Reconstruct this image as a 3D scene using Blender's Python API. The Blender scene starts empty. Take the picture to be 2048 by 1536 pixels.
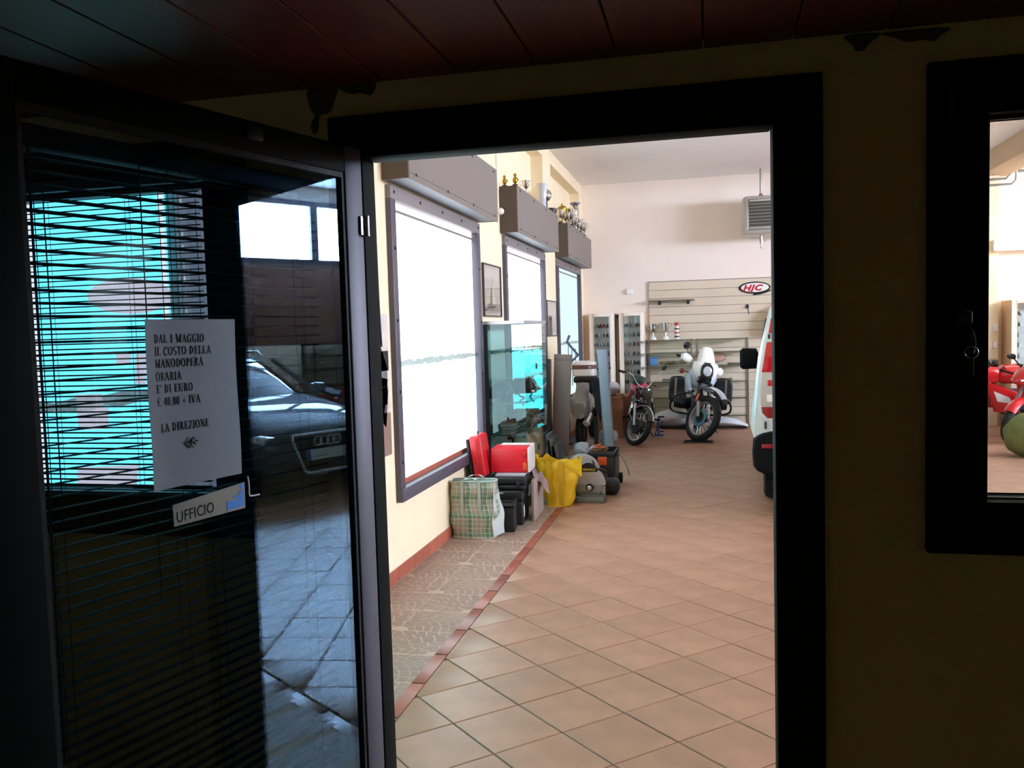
import bpy, bmesh, math, random
from mathutils import Vector, Matrix, noise as mnoise
sc = bpy.context.scene
COL = sc.collection
PI = math.pi
random.seed(11)
# ---------------------------------------------------------------- camera
F_PX, YAW, PITCH, ROLL, EYE = 1668.469, 0.2308, 0.0628, -0.0288, 1.55
def cam_axes():
    cy, sy = math.cos(YAW), math.sin(YAW)
    f = Vector((-sy, cy, 0)); r = Vector((cy, sy, 0)); u = Vector((0, 0, 1))
    cp, sp = math.cos(PITCH), math.sin(PITCH)
    f, u = f*cp - u*sp, u*cp + f*sp
    cr, sr = math.cos(ROLL), math.sin(ROLL)
    r, u = r*cr + u*sr, u*cr - r*sr
    return r, u, f
AR, AU, AF = cam_axes()
cam = bpy.data.cameras.new('camera')
cam.sensor_fit = 'HORIZONTAL'; cam.sensor_width = 36; cam.lens = F_PX/2048*36
cam.clip_start = 0.02; cam.clip_end = 200
co = bpy.data.objects.new('camera', cam); COL.objects.link(co)
M = Matrix((AR, AU, -AF)).transposed().to_4x4(); M.translation = Vector((0, 0, EYE))
co.matrix_world = M
sc.camera = co
sc.view_settings.view_transform = 'Standard'; sc.view_settings.look = 'None'
sc.view_settings.gamma = 1; sc.view_settings.use_curve_mapping = False
sc.view_settings.exposure = 1.42
sc.cycles.transparent_max_bounces = 32
sc.cycles.max_bounces = 10; sc.cycles.diffuse_bounces = 6
# ---------------------------------------------------------------- world: daylight sky outside the building
w = bpy.data.worlds.new('sky'); sc.world = w; w.use_nodes = True
nt = w.node_tree
sky = nt.nodes.new('ShaderNodeTexSky'); sky.sky_type = 'HOSEK_WILKIE'; sky.sun_direction = (0.7, 0.1, 0.7); sky.turbidity = 3
nt.links.new(sky.outputs[0], nt.nodes['Background'].inputs[0]); nt.nodes['Background'].inputs[1].default_value = 0.6
# daylight levels of the lit window panes (linear radiance)
L_LEFT = (1.5, 1.6, 1.7); L_LEFT_LOW = (1.3, 1.65, 1.75); L_FILM = (0.10, 1.0, 1.25); L_THIRD = (0.30, 0.38, 0.41)
L_RIGHT = (32.0, 38.0, 48.0); L_OFFICE_SIDE = (0.27, 1.15, 1.3); L_TUBE = (6, 5.6, 4.6)

# measured points: a pixel of the photograph on a known plane -> metres
def ray(x, y): return AF*F_PX + AR*(x-1024) - AU*(y-768)
EYEV = Vector((0, 0, EYE))
def on_x(x, y, X): d = ray(x, y); return EYEV + d*(X/d.x)
def on_y(x, y, Y): d = ray(x, y); return EYEV + d*(Y/d.y)
def on_z(x, y, Z=0.0): d = ray(x, y); return EYEV + d*((Z-EYE)/d.z)

# ---------------------------------------------------------------- materials
def lin(h):
    if isinstance(h, str):
        h = h.lstrip('#'); c = [int(h[i:i+2], 16)/255 for i in (0, 2, 4)]
    else: c = list(h)
    return [(v/12.92 if v <= 0.04045 else ((v+0.055)/1.055)**2.4) for v in c] + [1]
MATS = {}
def mat(name, col, rough=0.5, metal=0.0, var=0.0, scale=6.0, bump=0.0, bscale=40.0, em=None, coat=0.0, rnd=0.0, stretch=None, spec=0.5):
    if name in MATS: return MATS[name]
    m = bpy.data.materials.new(name); m.use_nodes = True; t = m.node_tree; N = t.nodes; b = N['Principled BSDF']
    c = lin(col)
    b.inputs['Base Color'].default_value = c; b.inputs['Roughness'].default_value = rough; b.inputs['Metallic'].default_value = metal
    b.inputs['Coat Weight'].default_value = coat; b.inputs['Specular IOR Level'].default_value = spec
    if em is not None:
        b.inputs['Emission Color'].default_value = (*em, 1); b.inputs['Emission Strength'].default_value = 1
    if var or bump or rnd:
        tc = N.new('ShaderNodeTexCoord'); mp = N.new('ShaderNodeMapping'); t.links.new(tc.outputs['Object'], mp.inputs[0])
        if stretch: mp.inputs['Scale'].default_value = stretch
        src = None
        if var:
            n = N.new('ShaderNodeTexNoise'); n.inputs['Scale'].default_value = scale; n.inputs['Detail'].default_value = 5; n.inputs['Roughness'].default_value = 0.6
            t.links.new(mp.outputs[0], n.inputs['Vector'])
            r = N.new('ShaderNodeValToRGB')
            r.color_ramp.elements[0].position = 0.3; r.color_ramp.elements[1].position = 0.7
            r.color_ramp.elements[0].color = [v*(1-var) for v in c[:3]]+[1]; r.color_ramp.elements[1].color = [min(1, v*(1+var)) for v in c[:3]]+[1]
            t.links.new(n.outputs['Fac'], r.inputs[0]); src = r.outputs[0]
        if rnd:
            oi = N.new('ShaderNodeObjectInfo'); hs = N.new('ShaderNodeHueSaturation')
            mr = N.new('ShaderNodeMapRange'); mr.inputs['To Min'].default_value = 1-rnd; mr.inputs['To Max'].default_value = 1+rnd
            t.links.new(oi.outputs['Random'], mr.inputs[0]); t.links.new(mr.outputs[0], hs.inputs['Value'])
            if src: t.links.new(src, hs.inputs['Color'])
            else: hs.inputs['Color'].default_value = c
            src = hs.outputs[0]
        if src: t.links.new(src, b.inputs['Base Color'])
        if bump:
            n2 = N.new('ShaderNodeTexNoise'); n2.inputs['Scale'].default_value = bscale; n2.inputs['Detail'].default_value = 4
            t.links.new(mp.outputs[0], n2.inputs['Vector'])
            bp = N.new('ShaderNodeBump'); bp.inputs['Strength'].default_value = bump; bp.inputs['Distance'].default_value = 0.01
            t.links.new(n2.outputs['Fac'], bp.inputs['Height']); t.links.new(bp.outputs[0], b.inputs['Normal'])
    MATS[name] = m
    return m
def glass_mat(name, tint, refl=1.0, rough=0.0, ior=1.5, haze=0.0, hazecol=(0.5, 0.5, 0.5), coat=(1, 1, 1)):
    m = bpy.data.materials.new(name); m.use_nodes = True; t = m.node_tree; N = t.nodes; N.clear()
    o = N.new('ShaderNodeOutputMaterial'); mx = N.new('ShaderNodeMixShader'); tr = N.new('ShaderNodeBsdfTransparent'); gl = N.new('ShaderNodeBsdfGlossy')
    tr.inputs[0].default_value = (*tint, 1); gl.inputs['Roughness'].default_value = rough; gl.inputs[0].default_value = (*coat, 1)
    fr = N.new('ShaderNodeFresnel'); fr.inputs['IOR'].default_value = ior
    geo = N.new('ShaderNodeNewGeometry'); iv = N.new('ShaderNodeVectorMath'); iv.operation = 'SCALE'
    mu = N.new('ShaderNodeMath'); mu.operation = 'MULTIPLY'; mu.inputs[1].default_value = refl; mu.use_clamp = True
    # same reflectance from either face of the thin pane
    lw = N.new('ShaderNodeLayerWeight'); lw.inputs['Blend'].default_value = 0.5
    pw = N.new('ShaderNodeMath'); pw.operation = 'POWER'; pw.inputs[1].default_value = 4.0
    sm = N.new('ShaderNodeMath'); sm.operation = 'MULTIPLY_ADD'; sm.inputs[1].default_value = 0.9; sm.inputs[2].default_value = 0.045
    t.links.new(lw.outputs['Facing'], pw.inputs[0]); t.links.new(pw.outputs[0], sm.inputs[0]); t.links.new(sm.outputs[0], mu.inputs[0])
    t.links.new(mu.outputs[0], mx.inputs[0]); t.links.new(tr.outputs[0], mx.inputs[1]); t.links.new(gl.outputs[0], mx.inputs[2])
    out = mx.outputs[0]
    if haze:
        d = N.new('ShaderNodeBsdfDiffuse'); d.inputs[0].default_value = (*hazecol, 1); m2 = N.new('ShaderNodeMixShader'); m2.inputs[0].default_value = haze
        t.links.new(out, m2.inputs[1]); t.links.new(d.outputs[0], m2.inputs[2]); out = m2.outputs[0]
    t.links.new(out, o.inputs[0])
    for x in (fr, geo, iv): N.remove(x)
    MATS[name] = m
    return m
def emit_mat(name, rgb):
    m = bpy.data.materials.new(name); m.use_nodes = True; t = m.node_tree; N = t.nodes; N.clear()
    o = N.new('ShaderNodeOutputMaterial'); e = N.new('ShaderNodeEmission'); e.inputs[0].default_value = (*rgb, 1)
    t.links.new(e.outputs[0], o.inputs[0]); MATS[name] = m
    return m
# ---------------------------------------------------------------- mesh builder
class B:
    def __init__(s, o=(0, 0, 0), m=None):
        s.bm = bmesh.new(); s.m = (m or Matrix()) @ Matrix.Translation(-Vector(o))
    def v(s, p): return s.bm.verts.new(s.m @ Vector(p))
    def face(s, pts):
        try: return s.bm.faces.new([s.v(p) for p in pts])
        except ValueError: return None
    def quadstrip(s, rings, close=True, cap=True):
        R = [[s.v(p) for p in r] for r in rings]
        n = len(R[0])
        for a, b in zip(R, R[1:]):
            for i in range(n if close else n-1):
                j = (i+1) % n
                try: s.bm.faces.new((a[i], a[j], b[j], b[i]))
                except ValueError: pass
        if cap and close:
            for r, rev in ((R[0], True), (R[-1], False)):
                try: s.bm.faces.new(r[::-1] if rev else r)
                except ValueError: pass
        return s
    def hexa(s, p):
        V = [s.v(q) for q in p]
        for f in ((0, 3, 2, 1), (4, 5, 6, 7), (0, 1, 5, 4), (1, 2, 6, 5), (2, 3, 7, 6), (3, 0, 4, 7)): s.bm.faces.new([V[i] for i in f])
        return s
    def box(s, a, b):
        x0, y0, z0 = [min(i, j) for i, j in zip(a, b)]; x1, y1, z1 = [max(i, j) for i, j in zip(a, b)]
        return s.hexa([(x0, y0, z0), (x1, y0, z0), (x1, y1, z0), (x0, y1, z0), (x0, y0, z1), (x1, y0, z1), (x1, y1, z1), (x0, y1, z1)])
    def prism(s, poly, vec):
        vec = Vector(vec)
        return s.quadstrip([[Vector(p) for p in poly], [Vector(p)+vec for p in poly]])
    def cyl(s, p0, p1, r0, r1=None, n=14):
        r1 = r0 if r1 is None else r1
        p0, p1 = Vector(p0), Vector(p1); a, b = frame(p1-p0)
        return s.quadstrip([[p+(a*math.cos(2*PI*i/n)+b*math.sin(2*PI*i/n))*r for i in range(n)] for p, r in ((p0, r0), (p1, r1))])
    def tube(s, pts, r, n=8, smooth=0):
        pts = [Vector(p) for p in pts]
        if smooth: pts = catmull(pts, smooth)
        rings = []; a = None
        for i, p in enumerate(pts):
            t = (pts[min(i+1, len(pts)-1)] - pts[max(i-1, 0)])
            if t.length < 1e-9: t = Vector((0, 0, 1))
            t.normalize()
            if a is None: a, b = frame(t)
            else:
                a = (a - t*a.dot(t)); a.normalize(); b = t.cross(a)
            rr = r[i*(len(r)-1)//max(1, len(pts)-1)] if isinstance(r, (list, tuple)) else r
            rings.append([p+(a*math.cos(2*PI*k/n)+b*math.sin(2*PI*k/n))*rr for k in range(n)])
        return s.quadstrip(rings)
    def lathe(s, prof, c=(0, 0, 0), axis=(0, 0, 1), n=24, close=False):
        c = Vector(c); ax = Vector(axis).normalized(); a, b = frame(ax)
        rings = [[c+ax*h+(a*math.cos(2*PI*i/n)+b*math.sin(2*PI*i/n))*max(r, 1e-4) for i in range(n)] for r, h in prof]
        if close: rings.append(rings[0])
        return s.quadstrip(rings, cap=not close)
    def torus(s, c, R, r, axis=(0, 1, 0), n=40, m=10, rz=None):
        rz = rz or r
        s.lathe([(R+r*math.cos(2*PI*k/m), rz*math.sin(2*PI*k/m)) for k in range(m)], c, axis, n, close=True)
        bmesh.ops.remove_doubles(s.bm, verts=s.bm.verts, dist=1e-6)
        return s
    def ball(s, c, r, n=14, k=8):
        rx, ry, rz = (r, r, r) if not isinstance(r, (tuple, list)) else r
        c = Vector(c)
        return s.quadstrip([[c+Vector((rx*math.sin(PI*(j+.02)/(k+.04))*math.cos(2*PI*i/n), ry*math.sin(PI*(j+.02)/(k+.04))*math.sin(2*PI*i/n), -rz*math.cos(PI*(j+.02)/(k+.04)))) for i in range(n)] for j in range(k+1)])
    def sheet(s, f, nu, nv, th=0.0):
        G = [[s.v(f(i/nu, j/nv)) for j in range(nv+1)] for i in range(nu+1)]
        for i in range(nu):
            for j in range(nv): s.bm.faces.new((G[i][j], G[i+1][j], G[i+1][j+1], G[i][j+1]))
        if th:
            s.bm.normal_update(); bmesh.ops.solidify(s.bm, geom=s.bm.faces[:], thickness=th)
        return s
    def bevel(s, w, seg=2):
        bmesh.ops.remove_doubles(s.bm, verts=s.bm.verts, dist=1e-6)
        bmesh.ops.bevel(s.bm, geom=[e for e in s.bm.edges if e.is_manifold and e.calc_face_angle(0) > 0.5], offset=w, segments=seg, affect='EDGES', profile=0.5, clamp_overlap=True)
        return s
    def wobble(s, amp, sc_=3.0, seed=0):
        for v in s.bm.verts:
            q = mnoise.noise_vector(v.co*sc_+Vector((seed*7.3, seed, -seed*3.1))); v.co += q*amp
        return s
    def mesh(s, name, material, smooth=True, ang=0.6):
        bmesh.ops.recalc_face_normals(s.bm, faces=s.bm.faces[:])
        if smooth:
            for f in s.bm.faces: f.smooth = True
            for e in s.bm.edges:
                if e.is_manifold and e.calc_face_angle(0) > ang: e.smooth = False
        me = bpy.data.meshes.new(name); s.bm.to_mesh(me); s.bm.free()
        for mm in (material if isinstance(material, (list, tuple)) else [material]): me.materials.append(MATS[mm] if isinstance(mm, str) else mm)
        return me
    def obj(s, name, material, parent=None, label=None, cat=None, group=None, kind=None, loc=None, smooth=True, ang=0.6):
        o = bpy.data.objects.new(name, s.mesh(name, material, smooth, ang)); COL.objects.link(o)
        if parent is not None: o.parent = parent
        if loc is not None: o.location = loc
        return tag(o, label, cat, group, kind)
def frame(t):
    t = Vector(t).normalized(); a = Vector((0, 0, 1)) if abs(t.z) < 0.9 else Vector((1, 0, 0))
    a = (a - t*a.dot(t)).normalized(); return a, t.cross(a)
def catmull(P, k):
    out = []
    for i in range(len(P)-1):
        p0, p1, p2, p3 = P[max(i-1, 0)], P[i], P[i+1], P[min(i+2, len(P)-1)]
        for j in range(k):
            t = j/k
            out.append(0.5*((2*p1)+(p2-p0)*t+(2*p0-5*p1+4*p2-p3)*t*t+(3*p1-p0-3*p2+p3)*t**3))
    return out+[P[-1]]
def ring(c, u, v, a, b, n=20, p=2.0):
    c, u, v = Vector(c), Vector(u), Vector(v); o = []
    for i in range(n):
        t = 2*PI*i/n; x, y = math.cos(t), math.sin(t)
        o.append(c+u*(a*math.copysign(abs(x)**(2/p), x))+v*(b*math.copysign(abs(y)**(2/p), y)))
    return o
def tag(o, label=None, cat=None, group=None, kind=None):
    if label: o['label'] = label
    if cat: o['category'] = cat
    if group: o['group'] = group
    if kind: o['kind'] = kind
    return o
def thing(name, label, cat, loc=(0, 0, 0), rot=(0, 0, 0), group=None, scale=1.0):
    o = bpy.data.objects.new(name, None); COL.objects.link(o); o.empty_display_size = 0.1
    o.location = loc; o.rotation_euler = rot if isinstance(rot, (tuple, list)) else (0, 0, rot); o.scale = (scale,)*3
    return tag(o, label, cat, group)
def struct(name, loc=(0, 0, 0)):
    o = bpy.data.objects.new(name, None); COL.objects.link(o); o.empty_display_size = 0.1; o.location = loc
    o['kind'] = 'structure'; return o
def link_mesh(name, me, parent, loc=(0, 0, 0), rz=0.0):
    o = bpy.data.objects.new(name, me); COL.objects.link(o); o.parent = parent; o.location = loc; o.rotation_euler = (0, 0, rz); return o
def copy_tree(o, parent=None, label=None, group=None):
    c = o.copy(); COL.objects.link(c); c.parent = parent
    if label: c['label'] = label
    if group: c['group'] = group
    for ch in list(o.children): copy_tree(ch, c)
    return c
def clip(poly, n, d):
    """keep the part of a 2-D convex polygon with n.p <= d"""
    out = []
    for i in range(len(poly)):
        a, b = poly[i], poly[(i+1) % len(poly)]
        da, db = n[0]*a[0]+n[1]*a[1]-d, n[0]*b[0]+n[1]*b[1]-d
        if da <= 0: out.append(a)
        if (da < 0 < db) or (db < 0 < da):
            t = da/(da-db); out.append((a[0]+(b[0]-a[0])*t, a[1]+(b[1]-a[1])*t))
    return out
def text_mesh(body, size, material, name, parent, matrix, offset=0.0, shear=0.0, space=1.0, align='LEFT', extrude=0.0006):
    cu = bpy.data.curves.new('txt', 'FONT'); cu.body = body; cu.size = size; cu.offset = offset; cu.shear = shear; cu.space_character = space
    cu.align_x = align; cu.extrude = extrude; cu.resolution_u = 3
    to = bpy.data.objects.new('txt', cu); COL.objects.link(to)
    me = bpy.data.meshes.new_from_object(to.evaluated_get(bpy.context.evaluated_depsgraph_get()))
    bpy.data.objects.remove(to); bpy.data.curves.remove(cu)
    me.transform(matrix); me.materials.clear(); me.materials.append(MATS[material])
    o = bpy.data.objects.new(name, me); COL.objects.link(o); o.parent = parent; return o
# ================================================================= palette
mat('plaster_cream', '#f0deBd', 0.9, var=0.04, scale=1.5, bump=0.05, bscale=60)
mat('plaster_far', '#f6e6da', 0.9, var=0.03, scale=1.2, bump=0.04, bscale=60)
mat('plaster_office', '#dccb90', 0.95, var=0.12, scale=2.0, bump=0.25, bscale=90)
mat('ceiling_white', '#f7f2f0', 0.95, var=0.03, scale=1.0)
mat('filler', '#4c4c42', 0.95, var=0.2, scale=9)
mat('grout', '#66564b', 0.9, var=0.25, scale=3)
mat('tile', '#a47a62', 0.40, var=0.16, scale=4.5, rnd=0.06, spec=0.45)
mat('tile_border', '#96503e', 0.35, var=0.15, scale=9, rnd=0.18)
mat('tile_skirting', '#a85a44', 0.45, var=0.12, scale=8, rnd=0.12)
mat('mosaic_grey', '#94796b', 0.55, var=0.15, scale=4)
mat('mosaic_joint', '#bda391', 0.8)
mat('office_floor', '#b48362', 0.6, var=0.1, scale=4)
mat('wood', '#64200c', 0.55, var=0.3, scale=3.5, stretch=(6, 0.8, 6), rnd=0.16, bump=0.1, bscale=20)
mat('black_alu', '#101413', 0.6, metal=0.0, spec=0.06)
mat('stile_alu_lit', '#55525a', 0.5, metal=0.3)  # black aluminium made lighter; showroom light on the stile is in the colour
mat('win_alu', '#5b5560', 0.45, metal=0.3)
mat('win_alu_top', '#857a7a', 0.5, metal=0.2)
mat('screw', '#3a3638', 0.35, metal=0.8)
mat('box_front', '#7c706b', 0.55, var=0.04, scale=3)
mat('box_side', '#51443b', 0.6)  # darker than the front: shade on the box ends is put into the colour
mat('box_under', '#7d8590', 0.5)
mat('rubber', '#0c0c0d', 0.7, bump=0.2, bscale=80)
mat('black', '#0d0d10', 0.45)
mat('black_gloss', '#0a0b0e', 0.18, coat=0.4)
mat('chrome', '#d9d9d9', 0.12, metal=1.0)
mat('steel', '#9b9a98', 0.35, metal=0.9)
mat('dark_steel', '#35363a', 0.45, metal=0.7)
mat('white_paint', '#f2f0ec', 0.25, coat=0.5)
mat('gold', '#b08f3c', 0.3, metal=0.9)
mat('tape', '#b4c4bc', 0.7, var=0.2, scale=20)
MATS['pane_day'] = emit_mat('pane_day', L_LEFT); emit_mat('pane_low', L_LEFT_LOW); emit_mat('pane_film', L_FILM)
emit_mat('pane_third', L_THIRD); emit_mat('pane_right', L_RIGHT); emit_mat('pane_office_side', L_OFFICE_SIDE); emit_mat('tube_light', L_TUBE)
glass_mat('door_glass', (0.62, 0.69, 0.76), refl=1.9, coat=(0.50, 0.79, 1.0))   # solar-control glass, bluish reflection
glass_mat('clear_glass', (0.93, 0.95, 0.93), refl=1.0)
glass_mat('vitrine_glass', (0.50, 0.74, 0.80), refl=0.9)
glass_mat('shelf_glass', (0.72, 0.84, 0.82), refl=1.0, haze=0.22, hazecol=(0.5, 0.56, 0.55))

XL, YP0, YP1, YF, XR, ZC = -1.925, 1.76, 1.86, 13.4, 9.2, 3.84
WIN_Y = [(1.92, 4.00), (4.91, 7.00), (7.93, 10.00), (10.87, 12.95)]
# ================================================================= floor
floor = struct('floor')
B().box((XL, YP1-0.1, -0.05), (XR, YF, -0.005)).obj('grout_bed', 'grout', floor)
B().box((XL, -2.4, -0.05), (2.6, YP0, 0.0)).obj('office_screed', 'office_floor', floor)
SX, SY = -1.24, 2.43           # inner edges of the border strips
DX, DY, TX0, TY0 = 0.4395, 0.4115, -1.2245, 3.2915
def tile_prism(poly, z=0.0, ch=0.004, th=0.012, o=(0, 0)):
    cx = sum(p[0] for p in poly)/len(poly); cy = sum(p[1] for p in poly)/len(poly)
    b = B()
    def shrink(k):
        r = []
        for x, y in poly:
            dx, dy = x-cx, y-cy; L = math.hypot(dx, dy); f = max(0.2, (L-k)/L); r.append((cx+dx*f-o[0], cy+dy*f-o[1]))
        return r
    lo, mi, hi = shrink(0.0042), shrink(0.0042), shrink(0.0042+ch)
    b.quadstrip([[(x, y, z-th) for x, y in lo], [(x, y, z-0.002) for x, y in mi], [(x, y, z) for x, y in hi]])
    return b
full_me = tile_prism([(-DX/2, 0), (0, -DY/2), (DX/2, 0), (0, DY/2)]).mesh('tile', 'tile')
far = B(); cand = []
for i in range(-2, 60):
    for j in range(-8, 60):
        cx, cy = TX0+i*DX/2, TY0+j*DY/2
        if (i+j) % 2 == 0: continue
        # rhombus centre sits half a diagonal from a vertex
        poly = [(cx-DX/2, cy), (cx, cy-DY/2), (cx+DX/2, cy), (cx, cy+DY/2)]
        whole = all(SX <= x <= XR and SY <= y <= YF for x, y in poly)
        for n, d in (((-1, 0), -SX), ((0, -1), -SY), ((1, 0), XR), ((0, 1), YF)):
            if poly: poly = clip(poly, n, d)
        if len(poly) < 3: continue
        area = 0.5*abs(sum(poly[k][0]*poly[(k+1) % len(poly)][1]-poly[(k+1) % len(poly)][0]*poly[k][1] for k in range(len(poly))))
        if area < 0.002: continue
        seen = (cy < 9.6 and cx < 0.075*cy+0.35) or (cx > 0.2 and cx < 4.4 and 0.22*cx+1.6 < cy < 0.52*cx+2.75) 
        cand.append((math.hypot(cx, cy) if seen else 99, poly, whole, cx, cy))
cand.sort(key=lambda c: c[0])
for k, (dist, poly, whole, cx, cy) in enumerate(cand):
    if k < 290 and dist < 99:
        if whole: link_mesh('tile', full_me, floor, (cx, cy, random.uniform(-0.0008, 0.0008)))
        else: link_mesh('tile', tile_prism(poly, o=(cx, cy)).mesh('tile', 'tile'), floor, (cx, cy, 0))
    else:
        b = tile_prism(poly); me = b.mesh('tmp', 'tile'); far.bm.from_mesh(me); bpy.data.meshes.remove(me)
far.obj('tile_field', 'tile', floor, kind='stuff')
# border rows and fan mosaic, along the window wall and along the office wall
bme = tile_prism([(-0.0325, -0.165), (0.0325, -0.165), (0.0325, 0.165), (-0.0325, 0.165)]).mesh('border_tile', 'tile_border')
y = 2.43+0.165
while y < YF-0.1:
    link_mesh('border_tile', bme, floor, (SX-0.034, y, 0)); y += 0.333
x = SX-0.065+0.165
while x < 6.0:
    link_mesh('border_tile', bme, floor, (x, SY-0.045, 0), PI/2); x += 0.333
def fan_stones(b, x0, y0, s, flip):
    """one square ceramic tile pressed with fan-laid stones"""
    cx, cy = (x0 if flip else x0+s), y0
    r = 0.05
    while r < s*1.45:
        r2 = r+random.uniform(0.038, 0.05); n = max(2, int(r*1.6/0.06)); a0 = PI/2*random.uniform(-0.05, 0.05)
        for k in range(n+1):
            a, a2 = a0+PI/2*k/n, a0+PI/2*(k+1)/n
            g = 0.005
            pts = []
            for rr, aa in ((r+g, a+g/r), (r2, a+g/r2), (r2, a2-g/r2), (r+g, a2-g/r)):
                dx, dy = rr*math.cos(aa), rr*math.sin(aa)
                pts.append((cx+(dx if flip else -dx), cy+dy))
            if not flip: pts = pts[::-1]
            for n_, d in (((-1, 0), -(x0+.003)), ((1, 0), x0+s-.003), ((0, -1), -(y0+.003)), ((0, 1), y0+s-.003)):
                if pts: pts = clip(pts, n_, d)
            if len(pts) >= 3:
                h = random.uniform(0.0, 0.0007)
                b.quadstrip([[(p[0], p[1], -0.006) for p in pts], [(p[0], p[1], h) for p in pts]])
        r = r2
B().box((XL, YP1, -0.02), (SX-0.066, YF, -0.0006)).box((SX-0.066, YP1, -0.02), (4.0, SY-0.08, -0.0006)).obj('mosaic_bed', 'mosaic_joint', floor)
mb = B()
rows = int((YF-YP1)/0.31)
for j in range(rows):
    for i in range(2): fan_stones(mb, XL+0.015+i*0.302, YP1+0.02+j*0.31, 0.302, (i+j) % 2 == 0)
for i in range(16):
    for j in range(2): fan_stones(mb, SX-0.065+i*0.31, YP1+0.01+j*0.25, 0.26, (i+j) % 2 == 0)
mb.obj('mosaic_stone', 'mosaic_grey', floor, kind='stuff', smooth=False)
# ================================================================= window wall on the left
wl = struct('wall_left')
b = B(); T = 0.3
b.box((XL-T, -2.4, 0), (XL, YF, 0.49)).box((XL-T, -2.4, 2.48), (XL, YF, 2.90))
ys = [-2.4]+[v for p in WIN_Y for v in p]+[YF]
for a, c in zip(ys[::2], ys[1::2]): b.box((XL-T, a, 0.49), (XL, c, 2.48))
b.box((XL-T, -2.4, 2.90), (XL-0.15, YF, ZC)).box((XL-0.15, YP1, 3.68), (XL, YF, ZC))
b.obj('masonry', 'plaster_cream', wl)
for a, c in ((YP1, 1.95), (4.1, 4.75), (7.1, 7.75), (10.15, 10.67), (13.15, YF)):
    B().box((XL-0.15, a, 2.90), (XL, c, 3.68)).obj('pilaster', 'plaster_cream', wl)
B().tube([(XL-0.13, 8.35, 2.9), (XL-0.13, 8.35, 3.68)], 0.012).obj('conduit', 'plaster_far', wl)
bl = struct('baseboard_left')
sme = B().box((0, -0.148, 0), (0.011, 0.148, 0.085)).bevel(0.003, 1).mesh('skirting_tile', 'tile_skirting')
y = YP1+0.16
while y < YF-0.1:
    link_mesh('skirting_tile', sme, bl, (XL, y, 0)); y += 0.3
def shop_window(name, y0, y1, up, low):
    w = struct(name, (XL, y0, 0.49)); o = (XL, y0, 0.49); f = 0.085; x = XL+0.035
    B(o).box((XL-0.04, y0, 2.48-f), (x, y1, 2.48)).bevel(0.004).obj('frame_top', 'win_alu_top', w)
    B(o).box((XL-0.04, y0, 0.49), (x+0.01, y1, 0.49+f)).bevel(0.004).obj('frame_bottom', 'win_alu', w)
    for a in (y0, y1-f): B(o).box((XL-0.04, a, 0.49+f), (x, a+f, 2.48-f)).bevel(0.004).obj('frame_side', 'win_alu', w)
    B(o).box((XL-0.03, y0+f, 1.36), (XL-0.02, y1-f, 2.48-f)).obj('pane', up, w)
    B(o).box((XL-0.03, y0+f, 0.49+f), (XL-0.02, y1-f, 1.35)).obj('pane', low, w)
    B(o).box((XL-0.018, y0+f, 2.335), (XL-0.010, y1-f, 2.352)).obj('blind_batten', 'win_alu_top', w)
    # the brick sill outside shows as a pale red line at the bottom of the pane
    B(o).box((XL-0.02, y0+f, 0.49+f), (XL-0.012, y1-f, 0.49+f+0.035)).obj('sill', 'tile_skirting', w)
    # folded, torn edge of the shading film across the middle
    b = B(o)
    rng = random.Random(name)
    n = 26; top = [1.378+rng.uniform(-0.008, 0.012) for _ in range(n+1)]; bot = [1.342+rng.uniform(-0.008, 0.010) for _ in range(n+1)]
    for k in range(n):
        ya, yb = y0+f+(y1-y0-2*f)*k/n, y0+f+(y1-y0-2*f)*(k+1)/n
        b.face([(XL-0.015, ya, bot[k]), (XL-0.015, yb, bot[k+1]), (XL-0.015, yb, top[k+1]), (XL-0.015, ya, top[k])])
    bmesh.ops.remove_doubles(b.bm, verts=b.bm.verts, dist=1e-5); b.bm.normal_update(); bmesh.ops.solidify(b.bm, geom=b.bm.faces[:], thickness=0.003)
    b.obj('film_edge', 'tape', w)
    sm = B().lathe([(0.0, 0.008), (0.009, 0.006), (0.012, 0)], (0, 0, 0), (1, 0, 0), 10).mesh('screw', 'screw')
    for k in range(5): link_mesh('screw', sm, w, (x-XL, 0.06+k*(y1-y0-0.12)/4, 2.44-0.49))
    for k in range(4):
        for yy in (f/2, y1-y0-f/2): link_mesh('screw', sm, w, (x-XL, yy, 0.25+k*0.45))
    return w
shop_window('window_1', *WIN_Y[1], 'pane_day', 'pane_low'); shop_window('window_2', *WIN_Y[2], 'pane_day', 'pane_film')
shop_window('window_3', *WIN_Y[3], 'pane_third', 'pane_third'); shop_window('window_4', *WIN_Y[0], 'pane_office_side', 'pane_office_side')
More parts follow.
